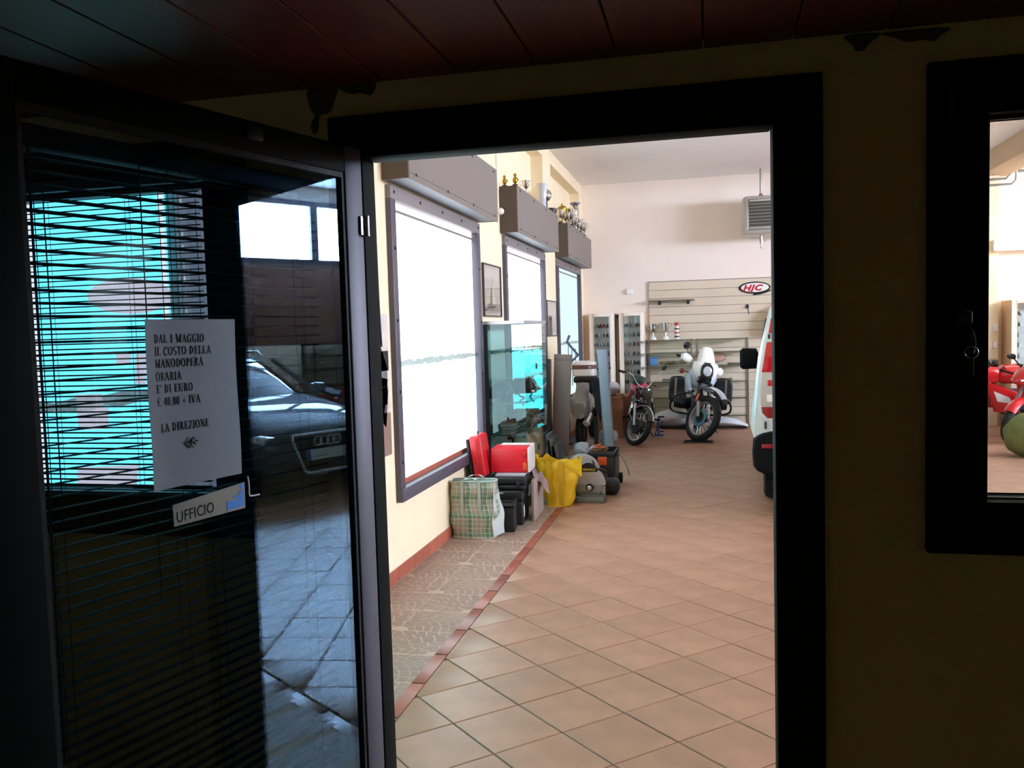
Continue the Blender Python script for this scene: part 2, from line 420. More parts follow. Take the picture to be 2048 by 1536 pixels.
# ================================================================= far wall, ceiling, right wall
wf = struct('wall_far'); B().box((XL-T, YF, 0), (XR+0.2, YF+0.2, ZC)).obj('masonry', 'plaster_far', wf)
B().box((3.90, YF-0.16, 0), (4.06, YF, ZC)).obj('pilaster', 'plaster_cream', wf)
ce = struct('ceiling'); B().box((XL-T, YP0, ZC), (XR+0.2, YF+0.2, ZC+0.15)).obj('slab', 'ceiling_white', ce)
mat('beam_paint', '#c9ad90', 0.9)
B().box((3.80, YP1, 3.56), (4.20, YF, ZC)).bevel(0.01).obj('beam', 'beam_paint', ce)
wr = struct('wall_right')
mat('panel_brown', '#7a5245', 0.6, var=0.2, scale=3); mat('panel_beige', '#d8c3a9', 0.7, var=0.05)
RW = [(5.05, 5.93), (6.08, 7.25), (7.37, 8.55), (8.67, 9.85)]
b = B()
b.box((XR, -0.2, 0), (XR+0.2, YF, 2.66)).box((XR, -0.2, 3.62), (XR+0.2, YF, ZC)).box((XR, -0.2, 2.66), (XR+0.2, 4.99, 3.62)).box((XR, 9.91, 2.66), (XR+0.2, YF, 3.62))
b.obj('masonry', 'plaster_far', wr)
for k in range(10): B().box((XR-0.03, 4.6+k*0.6, 1.45), (XR, 4.6+k*0.6+0.594, 2.62)).bevel(0.004).obj('cladding_panel', 'panel_brown', wr)
for k in range(6): B().box((XR-0.035, 4.6+k*1.0, 0.02), (XR, 4.6+k*1.0+0.994, 1.44)).bevel(0.004).obj('lining_panel', 'panel_beige', wr)
for k, (a, c) in enumerate(RW):
    w = struct('window_%d' % (5+k), (XR, a, 2.72)); o = (XR, a, 2.72)
    for p, q in (((a-.06, 2.66), (c+.06, 2.73)), ((a-.06, 3.54), (c+.06, 3.62)), ((a-.06, 2.73), (a, 3.54)), ((c, 2.73), (c+.06, 3.54))):
        B(o).box((XR-0.05, p[0], p[1]), (XR+0.05, q[0], q[1])).obj('frame_bar', 'win_alu', w)
    B(o).box((XR+0.02, a, 2.73), (XR+0.03, c, 3.54)).obj('pane', 'pane_right', w)
# ================================================================= partition between office and showroom
pt = struct('wall_office')
DO = (-0.775, 0.175, 1.985)       # rough opening of the door
WRX, WLX, WZ = (0.43, 1.60), (-1.78, -1.045), (1.11, 2.015)
b = B()
PX1 = XR
def pwall(x0, x1, z0, z1): b.box((x0, YP0+0.012, z0), (x1, YP1, z1))
pwall(XL, WLX[0], 0, ZC); pwall(WLX[0], WLX[1], 0, WZ[0]); pwall(WLX[0], WLX[1], WZ[1], ZC); pwall(WLX[1], DO[0], 0, ZC)
pwall(DO[0], DO[1], DO[2], ZC); pwall(DO[1], WRX[0], 0, ZC); pwall(WRX[0], WRX[1], 0, WZ[0]); pwall(WRX[0], WRX[1], WZ[1], ZC); pwall(WRX[1], PX1, 0, ZC)
b.obj('masonry', 'plaster_cream', pt)
b = B()
def pface(x0, x1, z0, z1): b.box((x0, YP0, z0), (x1, YP0+0.012, z1))
pface(XL, WLX[0], 0, 2.11); pface(WLX[0], WLX[1], 0, WZ[0]); pface(WLX[0], WLX[1], WZ[1], 2.11); pface(WLX[1], DO[0], 0, 2.11)
pface(DO[0], DO[1], DO[2], 2.11); pface(DO[1], WRX[0], 0, 2.11); pface(WRX[0], WRX[1], 0, WZ[0]); pface(WRX[0], WRX[1], WZ[1], 2.11); pface(WRX[1], 2.6, 0, 2.11)
b.obj('plaster_coat', 'plaster_office', pt)
# dried smears of filler along the top of the wall
def smear(pts):
    P = [on_y(x, y, YP0) for x, y in pts]; n = len(P); P = catmull([P[-1]]+P+[P[0], P[1]], 4)[4:4+4*n]
    B().prism([(p.x, YP0-0.002, p.z) for p in P], (0, 0.004, 0)).obj('filler_patch', 'filler', pt, smooth=False)
smear([(618, 176), (672, 172), (668, 205), (660, 225), (640, 232), (636, 262), (627, 268), (622, 250), (630, 232), (620, 215)])
smear([(676, 172), (745, 166), (752, 170), (742, 190), (722, 186), (705, 188), (690, 184)])
smear([(1690, 72), (1760, 66), (1740, 86), (1728, 100), (1712, 102), (1704, 90)])
smear([(1765, 66), (1895, 55), (1880, 72), (1870, 83), (1845, 80), (1815, 84), (1790, 76)])
# office box
ol = struct('wall_back'); B().box((XL-0.1, -2.4, 0), (2.6, -2.3, 2.3)).obj('masonry', 'plaster_office', ol)
orr = struct('wall_side'); B().box((2.5, -2.4, 0), (2.6, YP0, 2.3)).obj('masonry', 'plaster_office', orr)
oc = struct('ceiling_office')
x = -1.023-0.17*6
edges = []
while x < 2.6: edges.append(x); x += 0.1703
for a, c in zip(edges, edges[1:]):
    if c < XL+0.05: continue
    B((a, -2.35, 2.1)).box((max(a+0.0015, XL), -2.35, 2.105), (min(c-0.0015, 2.5), YP0-0.001, 2.122)).bevel(0.002, 1).obj('plank', 'wood', oc, loc=(a, -2.35, 2.1))
B().box((XL, -2.35, 2.123), (2.5, YP0-0.002, 2.16)).obj('deck', 'black', oc)
# ================================================================= door frame and office windows
dr = struct('trim_1', (-0.713, YP0, 0))
o = (-0.713, YP0, 0)
B(o).box((-0.814, YP0-0.018, 0), (-0.733, YP0+0.05, 2.035)).bevel(0.004).obj('jamb', 'black_alu', dr)
B(o).box((0.1305, YP0-0.018, 0), (0.225, YP0+0.05, 2.035)).bevel(0.004).obj('jamb', 'black_alu', dr)
B(o).box((-0.733, YP0-0.018, 1.941), (0.1305, YP0+0.05, 2.035)).bevel(0.004).obj('head', 'black_alu', dr)
for xa, xb in ((-0.80, -0.768), (0.139, 0.18)): B(o).box((xa, YP0+0.05, 0), (xb, YP1+0.02, 1.965)).obj('jamb_lining', 'black_alu', dr)
B(o).box((-0.80, YP0+0.05, 1.962), (0.18, YP1+0.02, 2.0)).obj('head_lining', 'black_alu', dr)
def fixed_window(name, gx0, gx1, gz0, gz1, handle_side):
    w = struct(name, (gx0, YP0, gz0)); o = (gx0, YP0, gz0); y0, y1 = YP0-0.018, YP0+0.06
    ox0, ox1, oz0, oz1 = gx0-0.104, gx1+0.104, gz0-0.101, gz1+0.104
    for nm, ya, a0, a1, z0, z1, t in (('frame', y0, ox0, ox1, oz0, oz1, 0.038), ('sash', y0-0.006, ox0+0.040, ox1-0.040, oz0+0.040, oz1-0.040, 0.064)):
        b = B(o)
        b.box((a0, ya, z0), (a1, y1, z0+t)).box((a0, ya, z1-t), (a1, y1, z1)).box((a0, ya, z0+t), (a0+t, y1, z1-t)).box((a1-t, ya, z0+t), (a1, y1, z1-t))
        b.bevel(0.003).obj(nm, 'black_alu', w)
    B(o).box((gx0-0.005, YP0+0.02, gz0-0.005), (gx1+0.005, YP0+0.026, gz1+0.005)).obj('pane', 'clear_glass', w)
    b = B(o)   # thin pale glazing bead
    for p, q in (((gx0, gz0), (gx1, gz0+.006)), ((gx0, gz1-.006), (gx1, gz1)), ((gx0, gz0), (gx0+.004, gz1))): b.box((p[0], YP0+0.012, p[1]), (q[0], YP0+0.019, q[1]))
    b.obj('glazing_bead', 'dark_steel', w)
    return w, o
w9, o9 = fixed_window('window_9', 0.517, 1.496, 1.196, 1.929, 1)
w10, o10 = fixed_window('window_10', -1.692, -1.131, 1.182, 1.913, 0)
# casement handle on the right window with a ring of keys through its lock
mat('handle_brass', '#3f4f3a', 0.45, metal=0.4)
HY = YP0-0.045
def hp(x, y, Y=HY): return on_y(x, y, Y)
p, q = hp(1905, 610), hp(1948, 716)
B(o9).box((p.x, YP0-0.04, q.z), (q.x-0.004, YP0-0.024, p.z)).bevel(0.008).obj('handle_base', 'black_alu', w9)
p, q = hp(1912, 622), hp(1941, 648)
B(o9).box((p.x, YP0-0.062, q.z), (q.x, YP0-0.041, p.z)).bevel(0.005).obj('handle_boss', 'handle_brass', w9)
B(o9).tube([hp(1930, 648, YP0-.055), hp(1942, 664, YP0-.06), hp(1947, 685, YP0-.06), hp(1943, 704, YP0-.055)], 0.0055, smooth=4).obj('handle_lever', 'black_gloss', w9)
# ================================================================= open door leaf with its blind and notices
A17 = math.radians(17.0)
leaf = struct('door_1', (-0.735, 1.72, 0)); leaf.rotation_euler = (0, 0, -PI/2-A17)
TH = 0.05
B().box((-0.012, -TH, 0.012), (0.042, 0, 1.957)).bevel(0.003).obj('hinge_stile', 'stile_alu_lit', leaf)
B().box((0.735, -TH, 0.012), (0.845, 0, 1.957)).bevel(0.003).obj('lock_stile', 'black_alu', leaf)
B().box((0.042, -TH, 1.899), (0.735, 0, 1.957)).bevel(0.003).obj('top_rail', 'black_alu', leaf)
B().box((0.042, -TH, 0.012), (0.735, 0, 0.13)).bevel(0.003).obj('bottom_rail', 'black_alu', leaf)
b = B()
for z0, z1, t0, t1 in ((1.888, 1.899, .042, .735), (0.13, 0.141, .042, .735), (0.141, 1.888, .042, .050), (0.141, 1.888, .727, .735)): b.box((t0, -0.02, z0), (t1, -0.004, z1))
b.obj('glazing_gasket', 'rubber', leaf)
B().box((0.044, -0.018, 0.135), (0.733, -0.012, 1.895)).obj('pane', 'door_glass', leaf)
b = B(); b.box((0.28, 0.0, 1.92), (0.32, 0.012, 1.945)).bevel(0.003).obj('stop_catch', 'dark_steel', leaf)
# hinges on the jamb
for z in (1.79, 0.25):
    B().cyl((-0.014, 0.006, z-0.022), (-0.014, 0.006, z+0.022), 0.007).box((-0.012, -0.002, z-0.02), (0.002, 0.005, z+0.02)).obj('hinge', 'steel', leaf)
# venetian blind hung behind the glass
mat('slat_paint', '#1e2e34', 0.55, spec=0.05); mat('cord_dark', '#20303a', 0.8); mat('cord_white', '#e6e6e2', 0.7)
bd = thing('venetian_blind', 'wide-slatted venetian blind hung on the open door leaf behind its glass', 'blind', tuple(leaf.location), tuple(leaf.rotation_euler))
NB = -0.078
B().box((0.05, NB-0.02, 1.852), (0.73, NB+0.02, 1.885)).bevel(0.003).obj('head_rail', 'slat_paint', bd)
def slat_mesh(L, wd, tilt):
    b = B()
    def f(u, v):
        s = (v-0.5)*wd
        return (u*L, s*math.cos(tilt), s*math.sin(tilt)+0.0022*(1-(2*v-1)**2))
    return b.sheet(f, 1, 4, 0.0006).mesh('slat', 'slat_paint')
sm = slat_mesh(0.67, 0.019, math.radians(7))
z = 1.838
while z > 0.17:
    link_mesh('slat', sm, bd, (0.055, NB, z)); z -= 0.0203
B().box((0.055, NB-0.012, 0.145), (0.725, NB+0.012, 0.158)).bevel(0.002).obj('bottom_rail', 'slat_paint', bd)
for t in (0.115, 0.36, 0.44, 0.665):
    b = B()
    for n in (NB-0.013, NB+0.013): b.tube([(t, n, 1.86), (t, n, 0.15)], 0.0008, 4)
    b.obj('ladder_cord', 'cord_dark', bd)
B().tube([(0.69, NB+0.022, 1.86), (0.692, NB+0.022, 0.9)], 0.0022, 6).obj('tilt_wand', 'cord_dark', bd)
B().tube([(0.5, NB+0.02, 1.86), (0.502, NB+0.02, 1.10)], 0.0012, 5).obj('lift_cord', 'cord_dark', bd)
# second blind, on the window left of the door
mat('slat_blue', '#3f6f86', 0.5)
bw = thing('venetian_blind', 'fine-slatted venetian blind on the office window left of the door', 'blind', (-1.685, YP0-0.03, 1.17))
B().box((-0.02, -0.012, 0.745), (0.57, 0.012, 0.77)).bevel(0.002).obj('head_rail', 'slat_blue', bw)
sm2 = slat_mesh(0.547, 0.0100, math.radians(7))
for k in range(56): link_mesh('slat', sm2, bw, (0.003, 0, 0.735-k*0.0127))
B().box((0.003, -0.008, 0.012), (0.55, 0.008, 0.022)).obj('bottom_rail', 'slat_blue', bw)
for t in (0.135, 0.36, 0.49):
    b = B()
    for n in (-0.008, 0.008): b.tube([(t, n, 0.745), (t, n, 0.015)], 0.0007, 4)
    b.obj('ladder_cord', 'cord_dark', bw)
# ------------------------------------------------- serif lettering cut from strokes
def serif_text(b, s, x, z, h, put, squeeze=1.0):
    """draws capitals with thick stems and slab serifs; put(u, v) maps to 3-D, returns the pen x"""
    TK, TN = 0.17, 0.07
    def poly(p):
        P = [put(x+u*h*squeeze, z+v*h) for u, v in p]; off = put(0, 0, 0.0002)-put(0, 0, 0)
        b.quadstrip([P, [q+off for q in P]])
    def bar(x0, y0, x1, y1, w):
        dx, dy = x1-x0, y1-y0; L = math.hypot(dx, dy); nx, ny = -dy/L*w/2, dx/L*w/2
        poly([(x0+nx, y0+ny), (x0-nx, y0-ny), (x1-nx, y1-ny), (x1+nx, y1+ny)])
    def rect(x0, y0, x1, y1): poly([(x0, y0), (x1, y0), (x1, y1), (x0, y1)])
    def arc(cx, cy, a, bb, t0, t1, tk=TK, tn=TN, n=14):
        for k in range(n):
            q = []
            for t in (t0+(t1-t0)*k/n, t0+(t1-t0)*(k+1)/n):
                c, s_ = math.cos(math.radians(t)), math.sin(math.radians(t))
                q.append(((cx+a*c, cy+bb*s_), (cx+(a-tk)*c, cy+(bb-tn)*s_)))
            poly([q[0][0], q[0][1], q[1][1], q[1][0]])
    def stem(cx, y0=0, y1=1, w=TK, sf=0.09):
        rect(cx-w/2, y0, cx+w/2, y1)
        if sf: rect(cx-w/2-sf, y0, cx+w/2+sf, y0+0.045); rect(cx-w/2-sf, y1-0.045, cx+w/2+sf, y1)
    for ch in s:
        w = 0.3
        if ch == 'I': stem(0.2); w = 0.4
        elif ch == '1': stem(0.25, sf=0); rect(0.08, 0, 0.42, 0.05); bar(0.06, 0.8, 0.24, 0.96, 0.07); w = 0.5
        elif ch == 'L': stem(0.2); rect(0.2, 0, 0.6, 0.06); rect(0.55, 0, 0.61, 0.28); w = 0.66
        elif ch == 'E': stem(0.2); rect(0.2, 0, 0.6, 0.06); rect(0.55, 0, 0.61, 0.26); rect(0.2, 0.94, 0.58, 1); rect(0.53, 0.76, 0.58, 1); rect(0.2, 0.48, 0.46, 0.54); rect(0.42, 0.38, 0.47, 0.64); w = 0.68
        elif ch == 'F': stem(0.2); rect(0.2, 0.94, 0.58, 1); rect(0.53, 0.76, 0.58, 1); rect(0.2, 0.48, 0.46, 0.54); w = 0.62
        elif ch == 'T': stem(0.33, sf=0.06); rect(0.03, 0.94, 0.63, 1); rect(0.03, 0.74, 0.08, 1); rect(0.58, 0.74, 0.63, 1); w = 0.68
        elif ch == 'D': stem(0.2); arc(0.22, 0.5, 0.5, 0.5, -90, 90); w = 0.8
        elif ch == 'P': stem(0.2); arc(0.24, 0.74, 0.36, 0.26, -90, 90); w = 0.66
        elif ch == 'R': stem(0.2); arc(0.24, 0.74, 0.36, 0.26, -90, 90); bar(0.36, 0.5, 0.66, 0.03, 0.15); w = 0.74
        elif ch == 'O': arc(0.4, 0.5, 0.38, 0.52, 0, 360, n=22); w = 0.82
        elif ch == '0': arc(0.27, 0.5, 0.25, 0.52, 0, 360, tk=0.14, n=20); w = 0.56
        elif ch == 'C': arc(0.4, 0.5, 0.38, 0.52, 45, 318, n=18); rect(0.62, 0.66, 0.67, 1.0); w = 0.74
        elif ch == 'G': arc(0.4, 0.5, 0.38, 0.52, 45, 318, n=18); rect(0.62, 0.7, 0.67, 1.0); rect(0.54, 0.02, 0.70, 0.42); rect(0.46, 0.40, 0.76, 0.45); w = 0.82
        elif ch == 'S': arc(0.28, 0.75, 0.23, 0.27, 40, 250, tk=0.13); arc(0.28, 0.26, 0.25, 0.28, -130, 80, tk=0.15); w = 0.58
        elif ch == 'A': bar(0.1, 0, 0.38, 1, 0.06); bar(0.38, 1, 0.66, 0, 0.17); rect(0.2, 0.32, 0.56, 0.38); rect(0, 0, 0.22, 0.045); rect(0.52, 0, 0.8, 0.045); w = 0.8
        elif ch == 'V': bar(0.12, 1, 0.38, 0, 0.17); bar(0.38, 0, 0.64, 1, 0.06); rect(0, 0.955, 0.26, 1); rect(0.52, 0.955, 0.76, 1); w = 0.76
        elif ch == 'N': stem(0.16, w=0.06); stem(0.68, w=0.06); bar(0.14, 1, 0.68, 0, 0.17); w = 0.84
        elif ch == 'M': stem(0.16, w=0.06); stem(0.82, w=0.17); bar(0.16, 1, 0.46, 0.05, 0.16); bar(0.46, 0.05, 0.8, 1, 0.06); w = 1.02
        elif ch == 'U': rect(0.12, 0.3, 0.29, 1); rect(0.62, 0.3, 0.68, 1); arc(0.4, 0.3, 0.28, 0.32, 180, 360, tk=0.12); rect(0.03, 0.955, 0.38, 1); rect(0.53, 0.955, 0.77, 1); w = 0.82
        elif ch == 'Z': rect(0.06, 0.94, 0.62, 1); rect(0.04, 0, 0.64, 0.06); bar(0.12, 0.03, 0.56, 0.97, 0.16); rect(0.06, 0.76, 0.11, 1); rect(0.59, 0, 0.64, 0.26); w = 0.7
        elif ch == '4': rect(0.34, 0, 0.48, 1); bar(0.06, 0.32, 0.38, 0.98, 0.08); rect(0.04, 0.26, 0.6, 0.34); w = 0.6
        elif ch == '+': rect(0.06, 0.36, 0.56, 0.43); rect(0.275, 0.14, 0.345, 0.66); w = 0.64
        elif ch == ',': rect(0.06, 0, 0.19, 0.13); bar(0.16, 0.03, 0.07, -0.16, 0.06); w = 0.26
        elif ch == "'": rect(0.08, 0.72, 0.17, 1.02); w = 0.26
        elif ch == '€': arc(0.42, 0.5, 0.36, 0.52, 50, 312, n=18, tk=0.14); rect(0, 0.54, 0.5, 0.6); rect(0, 0.4, 0.48, 0.46); w = 0.72
        elif ch == ' ': w = 0.36
        x += (w+0.05)*h*squeeze
    return x
mat('paper', '#8d959c', 0.9, var=0.04, scale=12); mat('ink', '#141416', 0.9)
PT, PB, PLx, PRx = 1.587, 1.303, 0.556, 0.363
def paper_n(t):   # the sheet lifts a little along its left edge
    u = max(0.0, (t-0.50)/0.056); return 0.0015+0.010*u*u
pg = thing('paper_notice', 'white paper notice in capital letters taped to the glass of the open door', 'notice', tuple(leaf.location), tuple(leaf.rotation_euler))
def pf(u, v):
    t = PLx+(PRx-PLx)*u; sag = -0.008*(u-0.0)**1 if v == 0 else 0
    z = PB+(PT-PB)*v
    return (t, paper_n(t)+0.0015*math.sin(v*7), z-0.004*(1-v)*u*0)
B().sheet(pf, 14, 8, 0.0004).obj('sheet', 'paper', pg)
def put(u, v, n=0.0): t = 0.536-u; return Vector((t, paper_n(t)+0.0015*math.sin((v-PB)/(PT-PB)*7)+0.0005+n, v))
b = B()
for s, yy, sq in (('DAL 1 MAGGIO', 685, .84), ('IL COSTO DELLA', 708.5, .86), ('MANODOPERA', 732, .84), ('ORARIA', 757, .84), ("E' DI EURO", 780.5, .84), ('€ 40,00 + IVA', 805, .84), ('LA DIREZIONE', 855, .84)):
    serif_text(b, s, 0.004 if s == 'LA DIREZIONE' else 0, 1.587-(yy-640)*0.000875, 0.0142, put, sq)
b.obj('lettering', 'ink', pg, smooth=False)
sg = B(); rng = random.Random(4)
pts = []
for k in range(26): pts.append(put(0.052+0.022*(k/25)+0.006*math.sin(k*2.1), 1.375+0.006*math.sin(k*1.3)+0.010*rng.uniform(-.5, .5), 0.0003))
sg.tube(pts, 0.0005, 4).obj('signature', 'ink', pg)
# plate reading UFFICIO with its blue pictogram
mat('plate_ivory', '#8d897c', 0.5); mat('plate_blue', '#2f86d8', 0.5)
up = thing('office_plate', 'small ivory sign plate with a blue pictogram stuck low on the door glass', 'sign', tuple(leaf.location), tuple(leaf.rotation_euler))
B().hexa([(0.514, 0, 1.236), (0.359, 0, 1.238), (0.359, 0.002, 1.238), (0.514, 0.002, 1.236), (0.515, 0, 1.273), (0.358, 0, 1.286), (0.358, 0.002, 1.286), (0.515, 0.002, 1.273)]).obj('plate', 'plate_ivory', up)
text_mesh('UFFICIO', 0.0268, 'ink', 'lettering', up, Matrix.Translation((0.5095, 0.0022, 1.2415)) @ Matrix(((-0.78, 0, 0, 0), (0, 0, 1, 0), (0.035, 1, 0, 0), (0, 0, 0, 1))), offset=0.0001, extrude=0.0002, space=1.05)
b = B()
def bp(pts): b.quadstrip([[(t, 0.0021, z) for t, z in pts], [(t, 0.0027, z) for t, z in pts]])
bp([(0.401, 1.242), (0.362, 1.242), (0.362, 1.262), (0.376, 1.257), (0.385, 1.2565), (0.401, 1.2585)])
bp([(0.362, 1.262), (0.362, 1.272), (0.370, 1.2725), (0.3755, 1.264), (0.3755, 1.257)])
bp([(0.3635+0.0045*math.cos(a*PI/6)+0.001, 1.2795+0.0048*math.sin(a*PI/6)) for a in range(12)])
bp([(0.384, 1.266), (0.374, 1.2625), (0.374, 1.259), (0.386, 1.262)])
b.obj('pictogram', 'plate_blue', up, smooth=False)
tag(B().tube([(0.352, 0.004, 1.296), (0.350, 0.004, 1.28), (0.350, 0.004, 1.262), (0.345, 0.004, 1.258), (0.325, 0.004, 1.257)], 0.0016, 6, smooth=3).obj('loose_string', 'cord_white', loc=leaf.location), 'short white string stuck beside the sign plate on the door glass', 'string').rotation_euler = leaf.rotation_euler
# keys hanging from the right window handle
ky = thing('key_ring', 'key ring hanging below the handle of the right office window', 'keys', tuple(on_y(1943, 694, YP0-.066)))
B().torus((0, 0, -0.010), 0.011, 0.0012, (0.2, 1, 0), 24, 6).obj('ring', 'steel', ky)
B().box((-0.004, -0.0015, -0.052), (0.004, 0.0015, -0.021)).bevel(0.001).obj('key', 'dark_steel', ky)
# ================================================================= shutter boxes over the three windows
for k, (y0, y1, wh) in enumerate(((4.86, 7.065, 'over the nearest shop window'), (7.87, 10.11, 'over the middle shop window'), (10.87, 13.09, 'over the farthest shop window'))):
    t = thing('shutter_box', 'grey roller shutter box with screwed front '+wh, 'shutter box', (XL, y0, 2.49), group='roller shutter boxes'); o = (XL, y0, 2.49)
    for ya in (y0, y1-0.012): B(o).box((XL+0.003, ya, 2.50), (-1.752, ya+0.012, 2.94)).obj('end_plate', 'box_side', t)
    B(o).box((XL+0.003, y0+0.012, 2.928), (-1.752, y1-0.012, 2.94)).obj('top_plate', 'box_front', t)
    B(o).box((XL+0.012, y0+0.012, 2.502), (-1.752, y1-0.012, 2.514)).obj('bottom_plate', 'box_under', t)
    B(o).box((-1.752, y0-0.002, 2.495), (-1.742, y1+0.002, 2.942)).bevel(0.002, 1).obj('front_panel', 'box_front', t)
    B(o).box((-1.742, y0+0.01, 2.533), (-1.7405, y1-0.01, 2.536)).obj('panel_seam', 'box_side', t)
    sm = B().lathe([(0.0, 0.007), (0.009, 0.005), (0.011, 0)], (0, 0, 0), (1, 0, 0), 10).mesh('screw', 'screw')
    for zz in (0.045, 0.415):
        for q in range(4): link_mesh('screw', sm, t, (-1.742-XL, 0.12+q*(y1-y0-0.24)/3, zz))
# ================================================================= trophies and vase on the boxes
mat('glass_frost', '#c9cbd6', 0.12, coat=0.6); mat('marble', '#3a2f2c', 0.3); mat('red_enamel', '#b3252c', 0.3)
def cup(loc, h, label, cupm='chrome', base='black_gloss', handles=True, r=0.33, group=None, lid=False):
    t = thing('trophy_cup', label, 'trophy', loc, group=group)
    B().lathe([(0.0, 0), (0.20*h, 0), (0.20*h, 0.10*h), (0.15*h, 0.12*h), (0.13*h, 0.2*h), (0, 0.2*h)], n=16).obj('base', base, t)
    B().lathe([(0.06*h, 0.2*h), (0.035*h, 0.3*h), (0.055*h, 0.40*h), (0.035*h, 0.46*h), (0.14*h, 0.54*h), (r*0.62*h, 0.68*h), (r*0.74*h, 0.84*h), (r*0.82*h, 1.0*h), (r*0.76*h, 1.0*h), (r*0.6*h, 0.72*h), (0, 0.56*h)], n=18).obj('bowl', cupm, t)
    if lid: B().lathe([(r*0.78*h, 1.0*h), (r*0.55*h, 1.1*h), (0.05*h, 1.16*h), (0.06*h, 1.24*h), (0, 1.28*h)], n=16).obj('lid', cupm, t)
    if handles:
        for s in (-1, 1): B().tube([(s*r*0.75*h, 0, 0.92*h), (s*r*1.25*h, 0, 0.98*h), (s*r*1.2*h, 0, 0.78*h), (s*r*0.62*h, 0, 0.68*h)], 0.016*h, 6, smooth=4).obj('handle', cupm, t)
    return t
def figure(loc, h, label, m):
    t = thing('trophy_figure', label, 'trophy', loc)
    B().lathe([(0, 0), (0.22*h, 0), (0.22*h, 0.14*h), (0.12*h, 0.18*h), (0, 0.18*h)], n=14).obj('base', 'marble', t)
    b = B(); b.lathe([(0.05*h, 0.18*h), (0.16*h, 0.3*h), (0.20*h, 0.5*h), (0.15*h, 0.66*h), (0.06*h, 0.74*h)], n=12).ball((0, 0, 0.86*h), 0.13*h, 10, 6)
    b.tube([(0.14*h, 0, 0.62*h), (0.24*h, 0.05*h, 0.5*h), (0.14*h, 0.1*h, 0.4*h)], 0.04*h, 6, smooth=3).obj('figurine', m, t)
XT, ZT = -1.83, 2.942
def ypx(px, py, X=XT): return on_x(px, py, X).y
figure((-1.88, 7.93, ZT), 0.115, 'small gilt trophy figure at the wall end of the middle shutter box', 'gold')
figure((-1.775, 7.93, ZT), 0.125, 'small bronze trophy figure on the front corner of the middle shutter box', 'gold')
cup((-1.80, 8.55, ZT), 0.16, 'small silver cup just left of the tall glass vase', 'chrome', 'marble')
v = thing('glass_vase', 'tall flared pale glass vase on the middle shutter box', 'vase', (-1.80, 9.45, ZT))
B().lathe([(0.0, 0.0), (0.044, 0), (0.040, 0.04), (0.041, 0.11), (0.050, 0.20), (0.068, 0.275), (0.064, 0.275), (0.046, 0.20), (0.036, 0.11), (0, 0.02)], n=22).obj('body', 'glass_frost', v)
B().lathe([(0.047, 0.0), (0.047, 0.015), (0.042, 0.016)], n=22).obj('foot', 'glass_frost', v)
tag(B().lathe([(0, 0), (0.08, 0), (0.085, 0.035), (0.07, 0.05), (0, 0.05)], n=16).obj('plinth', 'black_gloss', loc=(-1.79, 9.86, ZT)), 'empty black trophy plinth between the vase and the silver globe', 'plinth')
g = thing('globe_trophy', 'silver globe trophy on a dark foot right of the vase', 'trophy', (-1.87, 10.02, ZT))
B().lathe([(0, 0), (0.05, 0), (0.04, 0.06), (0.022, 0.09), (0.018, 0.17)], n=14).obj('base', 'marble', g)
B().ball((0, 0, 0.235), 0.075).obj('globe', 'chrome', g)
# crowd of cups on the farthest box
spots = [(10.98, -1.86, .17, 'leftmost silver cup of the crowd on the far shutter box', 'chrome', False), (11.12, -1.79, .15, 'low silver cup at the front left of the far crowd', 'chrome', True),
 (11.25, -1.88, .22, 'gilt lidded cup standing tallest in the left of the far crowd', 'gold', True), (11.42, -1.79, .22, 'round silver cup in front of the gilt cup', 'chrome', True),
 (11.62, -1.87, .20, 'silver cup with dark base right of the gilt cup', 'chrome', True), (11.80, -1.79, .16, 'short silver cup at the front middle of the far crowd', 'chrome', False),
 (11.98, -1.87, .23, 'silver two-handled cup just left of the tall violet-topped cup', 'chrome', True), (12.20, -1.79, .19, 'silver cup standing before the tall violet-topped cup', 'chrome', True),
 (12.62, -1.79, .18, 'silver cup at the front right of the far crowd', 'chrome', True), (12.85, -1.86, .20, 'rightmost silver cup of the crowd on the far shutter box', 'chrome', False)]
spots += [(11.34, -1.85, .17, 'small silver cup tucked behind the round silver cup', 'chrome', False), (11.54, -1.79, .13, 'tiny silver cup right of the round silver cup', 'chrome', True), (11.90, -1.84, .14, 'tiny silver cup at the middle of the far crowd', 'chrome', True),
 (12.08, -1.79, .13, 'tiny silver cup left of the cup before the violet-topped one', 'chrome', False), (12.42, -1.79, .15, 'silver cup right below the violet dish', 'chrome', True), (12.52, -1.87, .19, 'silver cup behind and right of the violet-topped cup', 'chrome', True), (12.74, -1.80, .14, 'tiny silver cup near the right end of the far crowd', 'chrome', True)]
for yy, xx, h, lab, m, hd in spots: cup((xx, yy, ZT), h*1.12, lab, m, 'marble', hd, r=0.34, group='cups on the far shutter box', lid=(m == 'gold'))
mat('violet', '#9a94ac', 0.2, metal=0.9)
t = thing('tall_trophy', 'tall chrome column trophy with a violet dish on top', 'trophy', (-1.87, 12.35, ZT))
B().lathe([(0, 0), (0.07, 0), (0.07, 0.06), (0.05, 0.08), (0, 0.08)], n=14).obj('base', 'marble', t)
B().lathe([(0.03, 0.08), (0.045, 0.2), (0.03, 0.3), (0.05, 0.38), (0.025, 0.42)], n=14).obj('column', 'chrome', t)
B().lathe([(0.025, 0.42), (0.05, 0.44), (0.075, 0.46), (0.078, 0.475), (0, 0.45)], n=18).obj('dish', 'violet', t)
# white wall fitting on the end of the middle box
tag(B().lathe([(0, 0), (0.03, 0.005), (0.034, 0.03), (0.02, 0.05), (0, 0.055)], n=14).obj('sensor', 'white_paint', loc=(-1.905, 7.868, 2.70)), 'small white knob on the shaded end of the middle shutter box', 'knob').rotation_euler = (PI/2, 0, 0)
